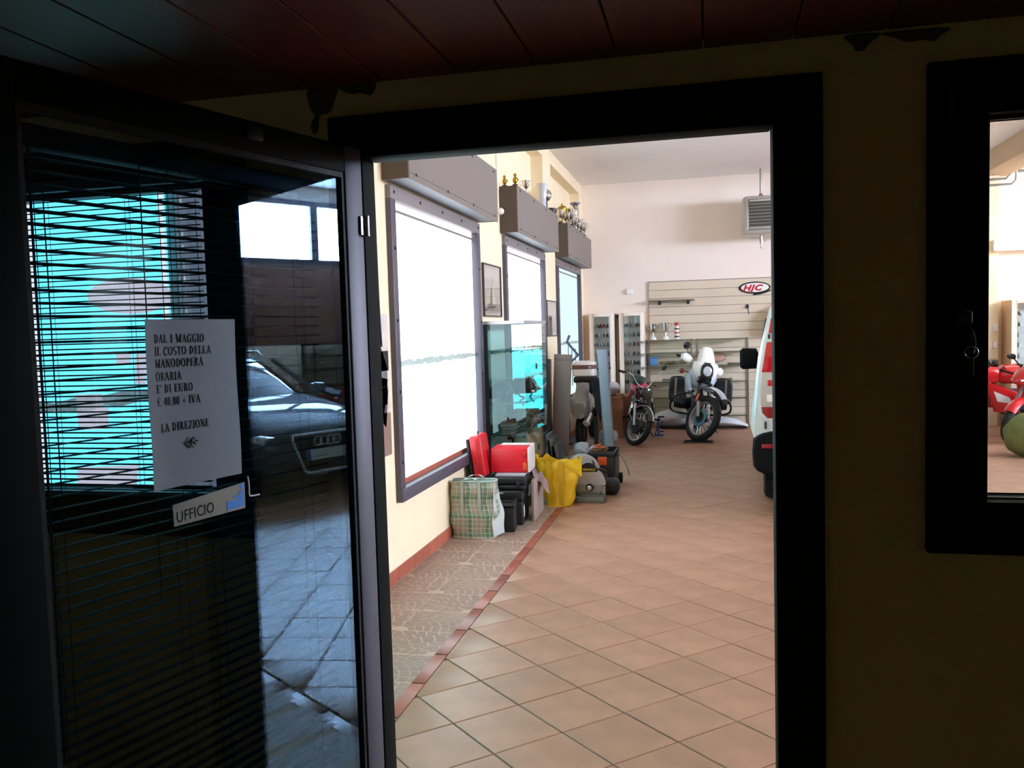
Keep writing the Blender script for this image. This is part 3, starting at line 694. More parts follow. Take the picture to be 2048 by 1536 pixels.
# ================================================================= framed pictures
def picture(loc, wd, ht, label, art):
    t = thing('framed_picture', label, 'picture', loc, group='pictures between the shop windows')
    b = B(); f = 0.011
    for a, c in (((0, 0), (wd, f)), ((0, ht-f), (wd, ht)), ((0, f), (f, ht-f)), ((wd-f, f), (wd, ht-f))): b.box((0, a[0], a[1]), (0.022, c[0], c[1]))
    b.obj('frame', 'frame_brown', t); B().box((0.002, f, f), (0.010, wd-f, ht-f)).obj('print', 'print_paper', t)
    for m, pts in art:
        B().prism([(0.0103, p*wd, q*ht) for p, q in pts], (0.0006, 0, 0)).obj('print_detail', m, t, smooth=False)
    B().box((0.013, f, f), (0.015, wd-f, ht-f)).obj('glazing', 'clear_glass', t)
mat('frame_brown', '#41322e', 0.5); mat('print_paper', '#b9a9a6', 0.7, var=0.12, scale=5); mat('print_grey', '#97878a', 0.7, var=0.2, scale=12); mat('print_pale', '#d4c6c2', 0.7, var=0.1, scale=9); mat('print_dark', '#5a4d50', 0.7, var=0.2, scale=20)
picture((XL, 7.14, 1.69), 0.64, 0.475, 'framed print of a sailing ship between the two nearest windows', [('print_pale', [(.1, .72), (.9, .72), (.9, .92), (.1, .92)]), ('print_pale', [(.28, .22), (.7, .22), (.62, .5), (.48, .78), (.36, .5)]), ('print_grey', [(.34, .24), (.5, .24), (.5, .72), (.42, .56)]), ('print_dark', [(.25, .16), (.66, .16), (.72, .24), (.2, .24)]), ('print_grey', [(.1, .08), (.9, .08), (.9, .14), (.1, .14)])])
picture((XL, 10.12, 1.475), 0.72, 0.45, 'framed grey print between the two farther windows', [('print_pale', [(.15, .6), (.85, .6), (.85, .9), (.15, .9)]), ('print_grey', [(.2, .1), (.45, .1), (.45, .5), (.3, .55)]), ('print_dark', [(.55, .12), (.7, .12), (.68, .5), (.58, .45)])])
# poster beside the door with a cord hanging over it
mat('poster_floor', '#8d7264', 0.6, var=0.15, scale=5); mat('poster_mid', '#6b6a70', 0.6, var=0.35, scale=7)
t = thing('poster', 'unframed motorcycle poster on the wall just inside the doorway', 'poster', (XL, 4.28, 0.81))
B().box((0.001, 0, 0), (0.004, 0.575, 0.87)).obj('sheet', 'print_pale', t)
for m, pts in (('poster_floor', [(0, 0), (1, 0.0), (1, .30), (0, .34)]), ('poster_mid', [(.05, .38), (.92, .36), (.95, .62), (.7, .86), (.3, .9), (.05, .7)]), ('black', [(.62, .60), (.99, .60), (.99, .74), (.62, .74)]), ('print_pale', [(.5, .50), (.95, .48), (.95, .54), (.55, .58)]), ('dark_steel', [(.35, .30), (.8, .28), (.95, .48), (.4, .5)]), ('print_pale', [(.55, .78), (.72, .8), (.9, .95), (.6, .96)]), ('print_dark', [(.72, .26), (.86, .2), (.96, .46), (.84, .48)])):
    B().prism([(0.0042, p*0.575, q*0.87) for p, q in pts], (0.0006, 0, 0)).obj('print_detail', m, t, smooth=False)
tag(B().tube([(0.012, 0, 0), (0.014, 0.005, -0.6), (0.016, 0.01, -1.3), (0.02, 0.02, -1.62)], 0.006, 6, smooth=3).obj('drop_cable', 'cord_dark', loc=(XL, 4.69, 3.1)), 'thin dark cord hanging down the wall beside the nearest window', 'cord')
# decals on the first window, seen from the inside through the blinds
emit_mat('gap_light', (1.1, 1.0, 1.0)); emit_mat('decal', (0.72, 0.58, 0.62))   # paper glowing with the daylight behind it
def decal(label, pts, cat='decal'):
    P = [on_x(x, y, XL-0.016) for x, y in pts]; c = sum(P, Vector())/len(P)
    tag(B(c).prism([(XL-0.017, p.y, p.z) for p in P], (0.002, 0, 0)).obj('window_decal', 'decal', loc=c, smooth=False), label, cat, 'decals on the shop window beside the office')
decal('large oval decal on the shop window seen through the door blind', [(260+85*math.cos(k*PI/12), 592-math.sin(k*PI/12)*36) for k in range(24)])
decal('upright paper decal low on the shop window', [(150, 790), (203, 787), (208, 815), (217, 816), (216, 858), (159, 860)])
decal('wide paper decal along the bottom of the shop window', [(155, 935), (278, 930), (272, 978), (155, 980)])
decal('small square decal behind the paper notice, on the shop window', [(233, 708), (262, 707), (260, 728), (233, 729)])
decal('strip decal half hidden by the paper notice, on the shop window', [(271, 708), (292, 708), (292, 768), (271, 768)])
for nm, xa, xb in (('gap_strip', 326, 336), ('gap_strip', 64, 74)):
    ya, yb = on_x(xa, 600, XL-.018).y, on_x(xb, 600, XL-.018).y
    B((XL, WIN_Y[0][0], .49)).box((XL-.019, ya, .58), (XL-.0165, yb, 2.39)).obj(nm, 'gap_light', bpy.data.objects['window_4'])
# perforated post in front of that window
mat('post_grey', '#8b8f98', 0.5)
pc = on_x(375, 600, XL+0.08)
t = thing('perforated_post', 'grey perforated steel post against the shop window beside the office', 'post', (XL+0.08, pc.y, 0))
B().box((-0.02, -0.075, 0), (0.02, 0.11, 2.3)).bevel(0.004).obj('post', 'post_grey', t)
hm = B().box((-0.002, -0.006, -0.012), (0.002, 0.006, 0.012)).mesh('slot', 'white_paint')
for k in range(34): link_mesh('slot', hm, t, (0.0215, -0.045, 0.45+k*0.055))
# ================================================================= glass display cabinet by the middle window
vx0, vx1, vy0, vy1, vz = -1.905, -1.545, 7.08, 8.06, 1.645
t = thing('display_cabinet', 'tall frameless glass display cabinet with four glass shelves beside the nearest window', 'cabinet', (vx0, vy0, 0)); o = (vx0, vy0, 0)
mat('vit_frame', '#b4b0b4', 0.35, metal=0.4); mat('vit_dark', '#1d2530', 0.35)
b = B(o)
b.box((vx0, vy0-0.006, vz-0.028), (vx1+0.01, vy0+0.012, vz)).box((vx1-0.008, vy0, vz-0.028), (vx1+0.01, vy1, vz)).box((vx0, vy1-0.015, vz-0.028), (vx1, vy1, vz)).box((vx0, vy0, vz-0.006), (vx1, vy1, vz-0.001))
b.obj('top_frame', 'vit_frame', t)
B(o).box((vx0-0.005, vy0-0.004, 0), (vx0+0.03, vy0+0.02, vz-0.028)).obj('corner_post', 'vit_dark', t); B(o).box((vx0-0.005, vy1-0.02, 0), (vx0+0.02, vy1, vz-0.028)).obj('corner_post', 'vit_dark', t)
B(o).box((vx0, vy0, 0), (vx1, vy1, 0.10)).bevel(0.004).obj('plinth', 'black', t)
B(o).box((vx0+0.03, vy0, 0.1), (vx1, vy0+0.005, vz-0.028)).obj('end_pane', 'vitrine_glass', t)
B(o).box((vx1-0.005, vy0+0.005, 0.1), (vx1, (vy0+vy1)/2-0.002, vz-0.028)).obj('door_pane', 'clear_glass', t)
B(o).box((vx1-0.005, (vy0+vy1)/2+0.002, 0.1), (vx1, vy1, vz-0.028)).obj('door_pane', 'clear_glass', t)
SZ = (1.388, 1.146, 0.922, 0.638)
pm = B().cyl((0, 0, 0), (0, 0.03, 0), 0.008, n=8).mesh('shelf_pin', 'vit_dark')
for z in SZ:
    B(o).box((vx0+0.02, vy0+0.02, z-0.008), (vx1-0.012, vy1-0.03, z)).obj('shelf', 'shelf_glass', t)
    for xx, yy in ((0.06, 0.015), (0.33, 0.015), (0.345, 0.40), (0.345, 0.80)): link_mesh('shelf_pin', pm, t, (xx, yy, z-0.016))
for z in (1.2, 0.45): B(o).box((vx1, (vy0+vy1)/2-0.02, z), (vx1+0.008, (vy0+vy1)/2+0.02, z+0.05)).obj('door_clip', 'vit_dark', t)
mat('helmet_black', '#1b1d24', 0.3, coat=0.3)
def helmet(loc, rz, label, s=1.0):
    t = thing('helmet', label, 'helmet', loc, (0, 0, rz), group='helmets in the glass cabinet')
    b = B(); n = 18
    b.sheet(lambda u, v: (0.105*s*math.cos(2*PI*u)*math.sin(0.02+v*1.9), 0.125*s*math.sin(2*PI*u)*math.sin(0.02+v*1.9), 0.075*s+0.105*s*math.cos(v*1.9)), n, 8, 0.006)
    b.obj('shell', 'helmet_black', t)
    b = B(); b.sheet(lambda u, v: (0.10*s*math.cos(-0.7+1.4*u)*(1+0.5*v), 0.11*s*math.sin(-0.7+1.4*u)*(1+0.3*v), 0.095*s-0.03*s*v), 8, 3, 0.004)
    b.obj('peak', 'helmet_black', t)
    b = B()
    for s_ in (-1, 1): b.tube([(0, s_*0.12*s, 0.07*s), (0.02, s_*0.10*s, 0.02*s), (0.035, s_*0.05*s, 0.005*s)], 0.008*s, 6, smooth=3)
    b.obj('strap', 'black', t)
helmet((-1.80, 7.22, 0.923), 0.4, 'dark open helmet at the near end of the third shelf')
helmet((-1.70, 7.72, 0.923), -0.3, 'dark peaked helmet toward the far end of the third shelf', 1.15)
mat('folded', '#8d8468', 0.85, var=0.25, scale=14, rnd=0.25)
rng = random.Random(3)
for (cx, cy, n, wd, dp, nm) in ((-1.78, 7.24, 4, .20, .22, 'near'), (-1.70, 7.66, 7, .24, .36, 'far')):
    z = 0.639
    for k in range(n):
        h = rng.uniform(0.018, 0.026); a = rng.uniform(-.12, .12)
        ob = B().box((-wd/2, -dp/2, 0), (wd/2, dp/2, h-0.001)).bevel(0.006, 2).wobble(0.003, 9, k).obj('folded_garment', 'folded', loc=(cx+rng.uniform(-.012, .012), cy+rng.uniform(-.012, .012), z+0.001))
        ob.rotation_euler = (0, 0, a); z += h+0.001
        tag(ob, '%s drab garment up in the %s folded pile on the bottom glass shelf' % (('first', 'second', 'third', 'fourth', 'fifth', 'sixth', 'seventh')[k], nm), 'garment', 'folded garments in the %s pile of the cabinet' % nm)
# ================================================================= panels leaning at the cabinet
mat('panel_grey', '#86695f', 0.6, var=0.04); mat('panel_dark', '#20262a', 0.3)
def lean(name, label, cat, p, size, yaw, tilt, m):
    ob = B().box((-size[0]/2, 0, 0), (size[0]/2, size[1], size[2])).bevel(0.003).obj(name, m, loc=p); ob.rotation_euler = (tilt, 0, yaw); return tag(ob, label, cat)
t = thing('leaning_board', 'tall taupe board with a paler capping leaning on the wall past the glass cabinet', 'board', (-1.785, 10.06, 0), (-0.02, 0.05, 0))
B().box((-0.105, 0, 0), (0.105, 0.05, 1.17)).bevel(0.003).obj('board', 'panel_grey', t); B().box((-0.106, -0.002, 1.172), (0.106, 0.052, 1.255)).bevel(0.003).obj('capping', 'panel_grey', t)
lean('dark_panel', 'narrow dark glass panel standing against the taupe board', 'panel', (-1.88, 9.70, 0), (0.02, 0.34, 1.22), 0.0, -0.06, 'panel_dark')
for k, (x, yy, h, a) in enumerate(((-1.462, 7.80, .55, .10), (-1.430, 7.84, .50, .13), (-1.39, 7.90, .44, .16))):
    ob = lean('glass_sheet', ('largest', 'middle', 'smallest')[k]+' of three dark glass sheets propped behind the yellow bag', 'glass sheet', (x, yy, 0), (0.012, 0.40, h), 0.0, 0, 'panel_dark'); ob.rotation_euler = (0, -a, 0)
mat('plank_blue', '#93a0ae', 0.6, var=0.06); mat('plank_edge', '#8d7f86', 0.6)
t = thing('leaning_plank', 'tall pale blue grey plank standing upright in front of the cardboard boxes', 'plank', (-1.17, 10.2, 0), (-0.03, -0.045, 0.35))
B().box((-0.06, 0, 0), (0.035, 0.09, 1.30)).bevel(0.002).obj('plank', 'plank_blue', t); B().box((0.036, 0.004, 0), (0.052, 0.086, 1.30)).bevel(0.001).obj('edge_strip', 'plank_edge', t)
# ================================================================= laundry bag
def plaid():
    m = mat('plaid', '#8fa396', 0.55); N, t = m.node_tree.nodes, m.node_tree
    b = N['Principled BSDF']; tc = N.new('ShaderNodeTexCoord'); sp = N.new('ShaderNodeSeparateXYZ'); t.links.new(tc.outputs['Object'], sp.inputs[0])
    def bands(sock, freq, ph, lo):
        a = N.new('ShaderNodeMath'); a.operation = 'MULTIPLY_ADD'; a.inputs[1].default_value = freq; a.inputs[2].default_value = ph
        s = N.new('ShaderNodeMath'); s.operation = 'SINE'; g = N.new('ShaderNodeMath'); g.operation = 'GREATER_THAN'; g.inputs[1].default_value = lo
        t.links.new(sock, a.inputs[0]); t.links.new(a.outputs[0], s.inputs[0]); t.links.new(s.outputs[0], g.inputs[0]); return g.outputs[0]
    add = N.new('ShaderNodeMath'); add.operation = 'ADD'; t.links.new(sp.outputs['X'], add.inputs[0]); t.links.new(sp.outputs['Y'], add.inputs[1])
    col = (0.30, 0.33, 0.25, 1); prev = None
    for sock, fr, ph, lo, c, f in ((add.outputs[0], 90, 0, .1, (.36, .25, .17, 1), .55), (sp.outputs['Z'], 90, .5, .1, (.36, .26, .18, 1), .5), (add.outputs[0], 45, .6, .72, (.03, .20, .12, 1), .7), (sp.outputs['Z'], 45, 0, .72, (.03, .20, .12, 1), .6), (add.outputs[0], 180, 0, .86, (.62, .64, .58, 1), .55), (sp.outputs['Z'], 180, 0, .86, (.62, .64, .58, 1), .55)):
        k = bands(sock, fr, ph, lo); mu = N.new('ShaderNodeMath'); mu.operation = 'MULTIPLY'; mu.inputs[1].default_value = f; t.links.new(k, mu.inputs[0])
        mx = N.new('ShaderNodeMix'); mx.data_type = 'RGBA'; t.links.new(mu.outputs[0], mx.inputs['Factor'])
        if prev: t.links.new(prev, mx.inputs[6])
        else: mx.inputs[6].default_value = col
        mx.inputs[7].default_value = c; prev = mx.outputs[2]
    t.links.new(prev, b.inputs['Base Color']); b.inputs['Coat Weight'].default_value = 0.5; b.inputs['Coat Roughness'].default_value = 0.15
plaid()
mat('bag_trim', '#9fb0aa', 0.3, coat=0.4); mat('bag_dark', '#2b3a38', 0.8)
t = thing('laundry_bag', 'green plaid woven plastic laundry bag against the wall', 'bag', (-1.742, 6.06, 0))
rg = []
for k in range(13):
    u = k/12; z = 0.425*u; wv = 0.012*math.sin(k*1.9); a = 0.172+0.012*math.sin(u*PI*1.1)+0.006*math.sin(k*2.7)+0.012*u; bb = 0.105-0.03*u
    rg.append(ring((0.010*math.sin(k*1.3)-0.010*u, 0.01*math.sin(k), z), (1, 0, 0), (0, 1, 0), a, bb, 36, 4.5))
b = B(); b.quadstrip(rg+[[Vector((p.x*.975, p.y*.96, max(p.z-.002, .006))) for p in r] for r in reversed(rg)]); b.wobble(0.012, 9, 2)
for v in b.bm.verts: v.co.x = max(v.co.x, -0.172)
b.obj('body', 'plaid', t, ang=1.2)
b = B(); rim = [p+Vector((0, 0, 0.004)) for p in rg[-1]]
b.tube(rim+[rim[0]], 0.006, 6).obj('rim', 'bag_trim', t)
B().quadstrip([ring((-0.02, 0, 0.355), (1, 0, 0), (0, 1, 0), 0.16, 0.066, 30, 4.5), ring((-0.02, 0, 0.36), (1, 0, 0), (0, 1, 0), 0.16, 0.066, 30, 4.5)]).obj('contents', 'bag_dark', t)
B().box((-0.17, -0.005, 0.40), (0.15, 0.004, 0.43)).wobble(0.008, 8, 3).obj('flap', 'bag_trim', t)
for yy in (-0.092, 0.06):
    b = B()
    pts = catmull([Vector(p) for p in ((-0.075, yy, 0.10), (-0.072, yy-0.004, 0.28), (-0.068, yy, 0.42), (-0.045, yy-0.004, 0.452), (0.0, yy+0.01, 0.458), (0.045, yy-0.004, 0.452), (0.06, yy, 0.42), (0.063, yy-0.004, 0.28), (0.066, yy, 0.10))], 4)
    b.quadstrip([[p+Vector((dx, dy, 0)) for dx, dy in ((-.011, -.002), (.011, -.002), (.011, .002), (-.011, .002))] for p in pts]).obj('handle', 'bag_trim', t)
mat('sheer', '#c3ccca', 0.25, coat=0.5)
b = B(); b.sheet(lambda u, v: (0.165+0.03*v*(1-v)*4*u+0.065*max(0, v-.3)*(u), -0.09+0.14*u, 0.02+0.36*(1-v)), 8, 10, 0.002); b.wobble(0.014, 11, 5).obj('loose_wrap', 'sheer', t)
# ================================================================= tool cases
mat('case_black', '#121419', 0.5, bump=0.1, bscale=120); mat('case_red', '#c5131f', 0.42); mat('case_red2', '#d5152a', 0.4); mat('case_edge', '#d9d4d2', 0.6)
def case(name, label, loc, size, rz, m='case_black', latch=True, handle=True, lidh=0.25, rot=None, latchm='dark_steel'):
    w_, d_, h_ = size
    t = thing(name, label, 'tool case', loc, rot or (0, 0, rz))
    B().box((-w_/2, -d_/2, 0), (w_/2, d_/2, h_*(1-lidh)-0.002)).bevel(0.012, 3).obj('body', m, t)
    B().box((-w_/2-0.003, -d_/2-0.003, h_*(1-lidh)+0.002), (w_/2+0.003, d_/2+0.003, h_)).bevel(0.014, 3).obj('lid', m, t)
    if latch:
        for s in (-1, 1): B().box((s*w_*0.3-0.015, -d_/2-0.010, h_*(1-lidh)-0.03), (s*w_*0.3+0.015, -d_/2, h_*(1-lidh)+0.03)).bevel(0.003).obj('latch', latchm, t)
    if handle: B().tube([(-w_*0.18, -d_/2-0.002, h_*0.60), (-w_*0.18, -d_/2-0.03, h_*0.60), (w_*0.18, -d_/2-0.03, h_*0.60), (w_*0.18, -d_/2-0.002, h_*0.60)], 0.009, 6).obj('handle', 'black', t)
    return t
c1 = case('tool_case', 'small black plastic tool case on the floor right of the plaid bag', (-1.555, 6.27, 0), (0.16, 0.18, 0.22), 0.12, lidh=0.12, handle=False, latch=False)
B().box((-0.05, -0.02, 0.218), (0.05, 0.02, 0.232)).bevel(0.005).obj('handle', 'black', c1)
mat('label_white', '#dcdad4', 0.6)
c2 = case('tool_box', 'black tool box with a white side label standing behind the small case', (-1.60, 6.60, 0), (0.27, 0.36, 0.275), 0.08, lidh=0.3)
B().box((0.1352, -0.14, 0.06), (0.1365, -0.09, 0.15)).obj('label', 'label_white', c2); B().box((-0.09, -0.183, 0.252), (-0.02, -0.1805, 0.266)).bevel(0.001).obj('badge', 'label_white', c2)
c3 = case('tool_box', 'upper black tool box with rounded lid carrying the red case', (-1.59, 6.64, 0.277), (0.29, 0.36, 0.105), 0.05, lidh=0.6, handle=False)
# sheets of paper and the red case lying on top
mat('paper_grey', '#a6a0a8', 0.8)
tag(B().box((-0.12, -0.15, 0), (0.12, 0.15, 0.018)).bevel(0.003).wobble(0.004, 8, 1).obj('paper_stack', 'paper_grey', loc=(-1.57, 6.62, 0.384)), 'thin grey stack of papers between the black box and the red case', 'papers').rotation_euler = (0, 0, 0.06)
r2 = thing('red_case', 'red plastic machine case lying flat on the black tool boxes', 'tool case', (-1.575, 6.70, 0.405), (0, 0, 0.05))
B().box((-0.165, -0.15, 0), (0.138, 0.15, 0.195)).bevel(0.008, 2).obj('body', 'case_red2', r2)
B().box((0.139, -0.155, 0), (0.152, 0.155, 0.2)).bevel(0.003).obj('edge_band', 'case_edge', r2); B().box((-0.12, 0.05, 0.196), (0.152, 0.155, 0.203)).bevel(0.002).obj('top_sheet', 'case_edge', r2)
mat('orange', '#d9541c', 0.4)
B().box((0.10, -0.156, 0.02), (0.13, -0.15, 0.08)).bevel(0.002).obj('latch', 'orange', r2); B().box((0.10, -0.156, 0.12), (0.13, -0.15, 0.17)).bevel(0.002).obj('latch', 'case_red', r2)
r1 = thing('red_case', 'red and black case standing tilted on end against the wall', 'tool case', (-1.81, 6.55, 0.36), (0.0, -0.13, 0.02))
B().box((-0.03, -0.14, 0.02), (0.068, 0.12, 0.36)).bevel(0.02, 3).obj('shell', 'case_red', r1)
B().box((-0.058, -0.135, 0.0), (-0.032, 0.115, 0.34)).bevel(0.008, 2).obj('back_shell', 'case_black', r1)
B().box((0.0, -0.146, 0.05), (0.035, -0.139, 0.33)).bevel(0.003).obj('rib', 'case_red', r1); B().cyl((0.02, 0, 0.355), (0.02, 0, 0.385), 0.008).obj('peg', 'dark_steel', r1)
t = thing('support_crate', 'dark crate behind the plaid bag holding up the tilted red case', 'crate', (-1.82, 6.66, 0))
B().box((-0.095, -0.16, 0), (0.06, 0.16, 0.345)).bevel(0.01).obj('body', 'case_black', t); B().box((-0.09, -0.163, 0.24), (0.02, -0.1605, 0.32)).obj('label', 'case_red', t)
tag(B().box((-0.012, -0.22, 0), (0.012, 0.22, 0.335)).bevel(0.004).obj('beige_panel', 'panel_edge' if 'panel_edge' in MATS else mat('panel_edge', '#a08e84', 0.7, var=0.06), loc=(-1.405, 6.80, 0)), 'thin beige panel standing on edge beside the black tool box', 'panel').rotation_euler = (0, 0.0, 0.02)
mat('rag', '#9a8288', 0.95, var=0.2, scale=15, bump=0.4, bscale=40)
b = B(); b.sheet(lambda u, v: (-0.07+0.15*u+0.03*math.sin(v*6), 0.18*v, 0.345-0.16*u*u+0.02*math.sin(u*9+v*7)), 14, 14, 0.004); tag(b.wobble(0.02, 14, 7).obj('rag', 'rag', loc=(-1.40, 6.74, 0.03)), 'crumpled mauve rag draped over the beige panel', 'rag')
# ================================================================= yellow bag
mat('yellow_bag', '#e2b60c', 0.4, bump=0.25, bscale=35, coat=0.3); mat('yellow_strap', '#c79a0c', 0.55)
t = thing('yellow_bag', 'big crumpled yellow woven shopping bag on the floor', 'bag', (-1.30, 7.27, 0))
rg = []
for k in range(14):
    u = k/13; z = 0.40*u+0.0
    a = 0.112+0.095*u**0.9; bb = 0.12-0.045*u
    R_ = ring((0.0+0.005*math.sin(k), 0, z), (1, 0, 0), (0, 1, 0), a, bb, 40, 4.2)
    for i, p in enumerate(R_):
        if k >= 11: p.z += (0.028*math.sin(i*0.62)+0.018*math.sin(i*1.7))*((k-10)/3)
    rg.append(R_)
b = B(); b.quadstrip(rg+[[Vector((p.x*.978, p.y*.96, max(p.z-.002, .006))) for p in r] for r in reversed(rg)]); b.wobble(0.014, 10, 4)
b.obj('body', 'yellow_bag', t, ang=1.0)
for x0, x1, nm in ((-0.055, -0.085, 'strap'), (0.04, 0.03, 'strap')):
    b = B(); pts = [(x0, -0.118, 0.02), (x0+0.2*(x1-x0), -0.116, 0.14), (x0+0.6*(x1-x0), -0.108, 0.27), (x1, -0.092, 0.40)]
    b.quadstrip([[Vector(p)+Vector((dx, dy-0.008, 0)) for dx, dy in ((-.021, -.002), (.021, -.002), (.021, .003), (-.021, .003))] for p in catmull([Vector(q) for q in pts], 5)]); b.wobble(0.005, 12, 9).obj(nm, 'yellow_strap', t)
b = B(); b.sheet(lambda u, v: (-0.215+0.05*u-0.02*v, -0.07+0.1*u, 0.34+0.14*v-0.04*u), 5, 6, 0.003); b.wobble(0.012, 14, 3).obj('loose_corner', 'yellow_bag', t)
b = B(); b.sheet(lambda u, v: (0.08+0.13*u, -0.082+0.02*u, 0.41-0.11*v*(0.4+u)), 6, 6, 0.003); b.wobble(0.01, 13, 8).obj('turned_flap', 'yellow_bag', t)
# ================================================================= mitre saw
mat('saw_grey', '#aaa4a4', 0.4, var=0.05); mat('saw_base', '#6d6f68', 0.5, metal=0.3, var=0.15, scale=12); mat('saw_yellow', '#d9c13a', 0.5)
t = thing('mitre_saw', 'grey mitre saw with round blade guards on a cast base beside the yellow bag', 'saw', (-1.07, 7.48, 0))
b = B(); b.quadstrip([ring((0, 0, z), (1, 0, 0), (0, 1, 0), a, c, 28, 3.5) for z, a, c in ((0.0, .15, .15), (0.03, .155, .155), (0.045, .15, .15), (0.05, .14, .14))]); b.obj('base', 'saw_base', t)
for s in (-1, 1): B().box((s*0.13-0.03, -0.15, 0), (s*0.13+0.03, -0.09, 0.04)).bevel(0.008).obj('foot', 'saw_base', t)
B().lathe([(0, 0.05), (0.12, 0.05), (0.12, 0.068), (0, 0.068)], n=24).obj('turntable', 'saw_base', t)
B().box((-0.15, 0.03, 0.05), (0.15, 0.045, 0.12)).bevel(0.005).obj('fence', 'saw_grey', t)
def half_disc(b, c, R, th, a0, a1, n=20):
    c = Vector(c); poly = [c+Vector((R*math.cos(a0+(a1-a0)*k/n), 0, R*math.sin(a0+(a1-a0)*k/n))) for k in range(n+1)]
    return b.prism(poly, (0, th, 0))
half_disc(B(), (0.01, -0.05, 0.155), 0.15, 0.05, -0.1, PI+0.1).bevel(0.006).obj('lower_guard', 'saw_grey', t)
half_disc(B(), (-0.07, 0.10, 0.235), 0.165, 0.06, 0.02, PI-0.02).bevel(0.012).obj('upper_guard', 'saw_grey', t)
half_disc(B(), (0.01, -0.052, 0.262), 0.085, 0.004, 0.03, PI-0.03).obj('label_patch', 'black', t, smooth=False)
text_mesh('DEWALT', 0.028, 'saw_yellow', 'lettering', t, Matrix.Translation((-0.040, -0.0535, 0.276)) @ Matrix.Rotation(PI/2, 4, 'X'), offset=0.0006)
half_disc(B(), (-0.02, 0.098, 0.30), 0.07, 0.004, -0.5, 0.9).obj('label_patch', 'black', t, smooth=False)
B().lathe([(0.0, 0), (0.125, 0), (0.125, 0.003), (0, 0.003)], (0.0, -0.02, 0.135), (0, 1, 0), 32).obj('blade', 'steel', t)
B().lathe([(0, 0), (0.034, 0.0), (0.034, 0.02), (0.022, 0.03), (0, 0.03)], (0.02, -0.055, 0.125), (0, -1, 0), 18).obj('arbor_cover', 'dark_steel', t)
B().lathe([(0.008, 0), (0.02, 0.004), (0.022, 0.01), (0.008, 0.012)], (0.02, -0.086, 0.125), (0, -1, 0), 14).obj('arbor_bolt', 'chrome', t)
B().cyl((0.04, 0.05, 0.2), (0.16, 0.05, 0.2), 0.05).obj('motor', 'black', t)
B().tube([(-0.03, 0.0, 0.27), (0.03, -0.02, 0.275), (0.12, -0.01, 0.28), (0.16, 0.02, 0.25)], 0.014, 8, smooth=4).obj('carry_handle', 'black', t)
# ================================================================= black tool chest with pulled straps, low case, bags behind
t = thing('tool_chest', 'black open tool chest with an orange latch behind the mitre saw', 'tool chest', (-1.015, 8.22, 0))
B().box((-0.13, -0.22, 0), (0.13, 0.22, 0.30)).bevel(0.015).obj('body', 'case_black', t)
b = B()
for a, c in (((-0.13, -0.22, 0.302), (0.13, -0.205, 0.355)), ((-0.13, 0.205, 0.302), (0.13, 0.22, 0.355)), ((-0.13, -0.205, 0.302), (-0.115, 0.205, 0.355)), ((0.115, -0.205, 0.302), (0.13, 0.205, 0.355))): b.box(a, c)
b.bevel(0.003).obj('rim', 'case_black', t)
B().box((-0.03, -0.236, 0.235), (0.055, -0.221, 0.315)).bevel(0.004).obj('latch', 'orange', t)
B().cyl((0.132, 0.16, 0.05), (0.165, 0.16, 0.05), 0.05, n=20).obj('wheel', 'rubber', t)
mat('rusty', '#7a4a2a', 0.7, var=0.5, scale=22, rnd=0.3); mat('brown_cloth', '#4e3a30', 0.9, var=0.3, scale=12)
rng = random.Random(8)
for k in range(7):
    x, yy = -1.015+rng.uniform(-.085, .085), 8.22+rng.uniform(-.15, .12)
    a = rng.uniform(0, PI); L = rng.uniform(0.05, 0.075); L2 = Vector((math.cos(a)*L, math.sin(a)*L, 0.012))
    ob = B().cyl(-L2, L2, 0.012, n=8).box((-.022, -.018, -0.012), (.022, .018, 0.02)).bevel(0.003).obj('hand_tool', 'rusty' if k % 3 else 'orange', loc=(x, yy, 0.335+0.012*k*0.6))
    tag(ob, ('rust brown' if k % 3 else 'orange')+' hand tool heaped in the black tool chest, %s layer from the bottom' % ('first', 'second', 'third', 'fourth', 'fifth', 'sixth', 'seventh')[k], 'tool', 'tools heaped in the chest')
tag(B().box((-0.17, -0.1, 0), (0.17, 0.1, 0.15)).bevel(0.05, 4).obj('soft_case', 'case_black', loc=(-0.99, 7.78, 0)), 'low black rounded case on the floor between the saw and the tool chest', 'tool case')
b = B(); b.tube([(0, 0, 0.30), (0.05, -0.02, 0.27), (0.10, -0.05, 0.17), (0.115, -0.05, 0.10)], 0.007, 6, smooth=4)
tag(b.obj('trolley_handle', 'steel', loc=(-0.87, 8.15, 0.02)), 'bent steel trolley handle hooked on the right of the tool chest', 'handle')
mat('plastic_bag', '#b9b4bc', 0.35, coat=0.3, var=0.1, scale=8)
for k, (x, yy, r, lab) in enumerate(((-1.50, 9.95, .105, 'pale crumpled plastic bag right beside the taupe board'), (-1.30, 9.72, .095, 'pale crumpled plastic bag behind the tool chest'), (-1.30, 11.0, .13, 'big pale plastic bag on the floor in front of the cardboard boxes'))):
    tag(B().ball((0, 0, r*0.85), (r, r*.8, r*.85), 16, 9).wobble(r*0.35, 14, k).obj('plastic_bag', 'plastic_bag', loc=(x, yy, 0.02), ang=0.9), lab, 'bag')
tag(B().box((-0.17, -0.2, 0), (0.17, 0.2, 0.14)).bevel(0.006).obj('crate', 'bag_dark', loc=(-1.30, 9.1, 0)), 'low dark crate on the floor behind the tool chest', 'crate')
tag(B().box((-0.13, -0.15, 0), (0.13, 0.15, 0.02)).bevel(0.004).obj('tray', 'steel', loc=(-1.31, 9.1, 0.141)), 'flat steel tray on the low dark crate', 'tray')
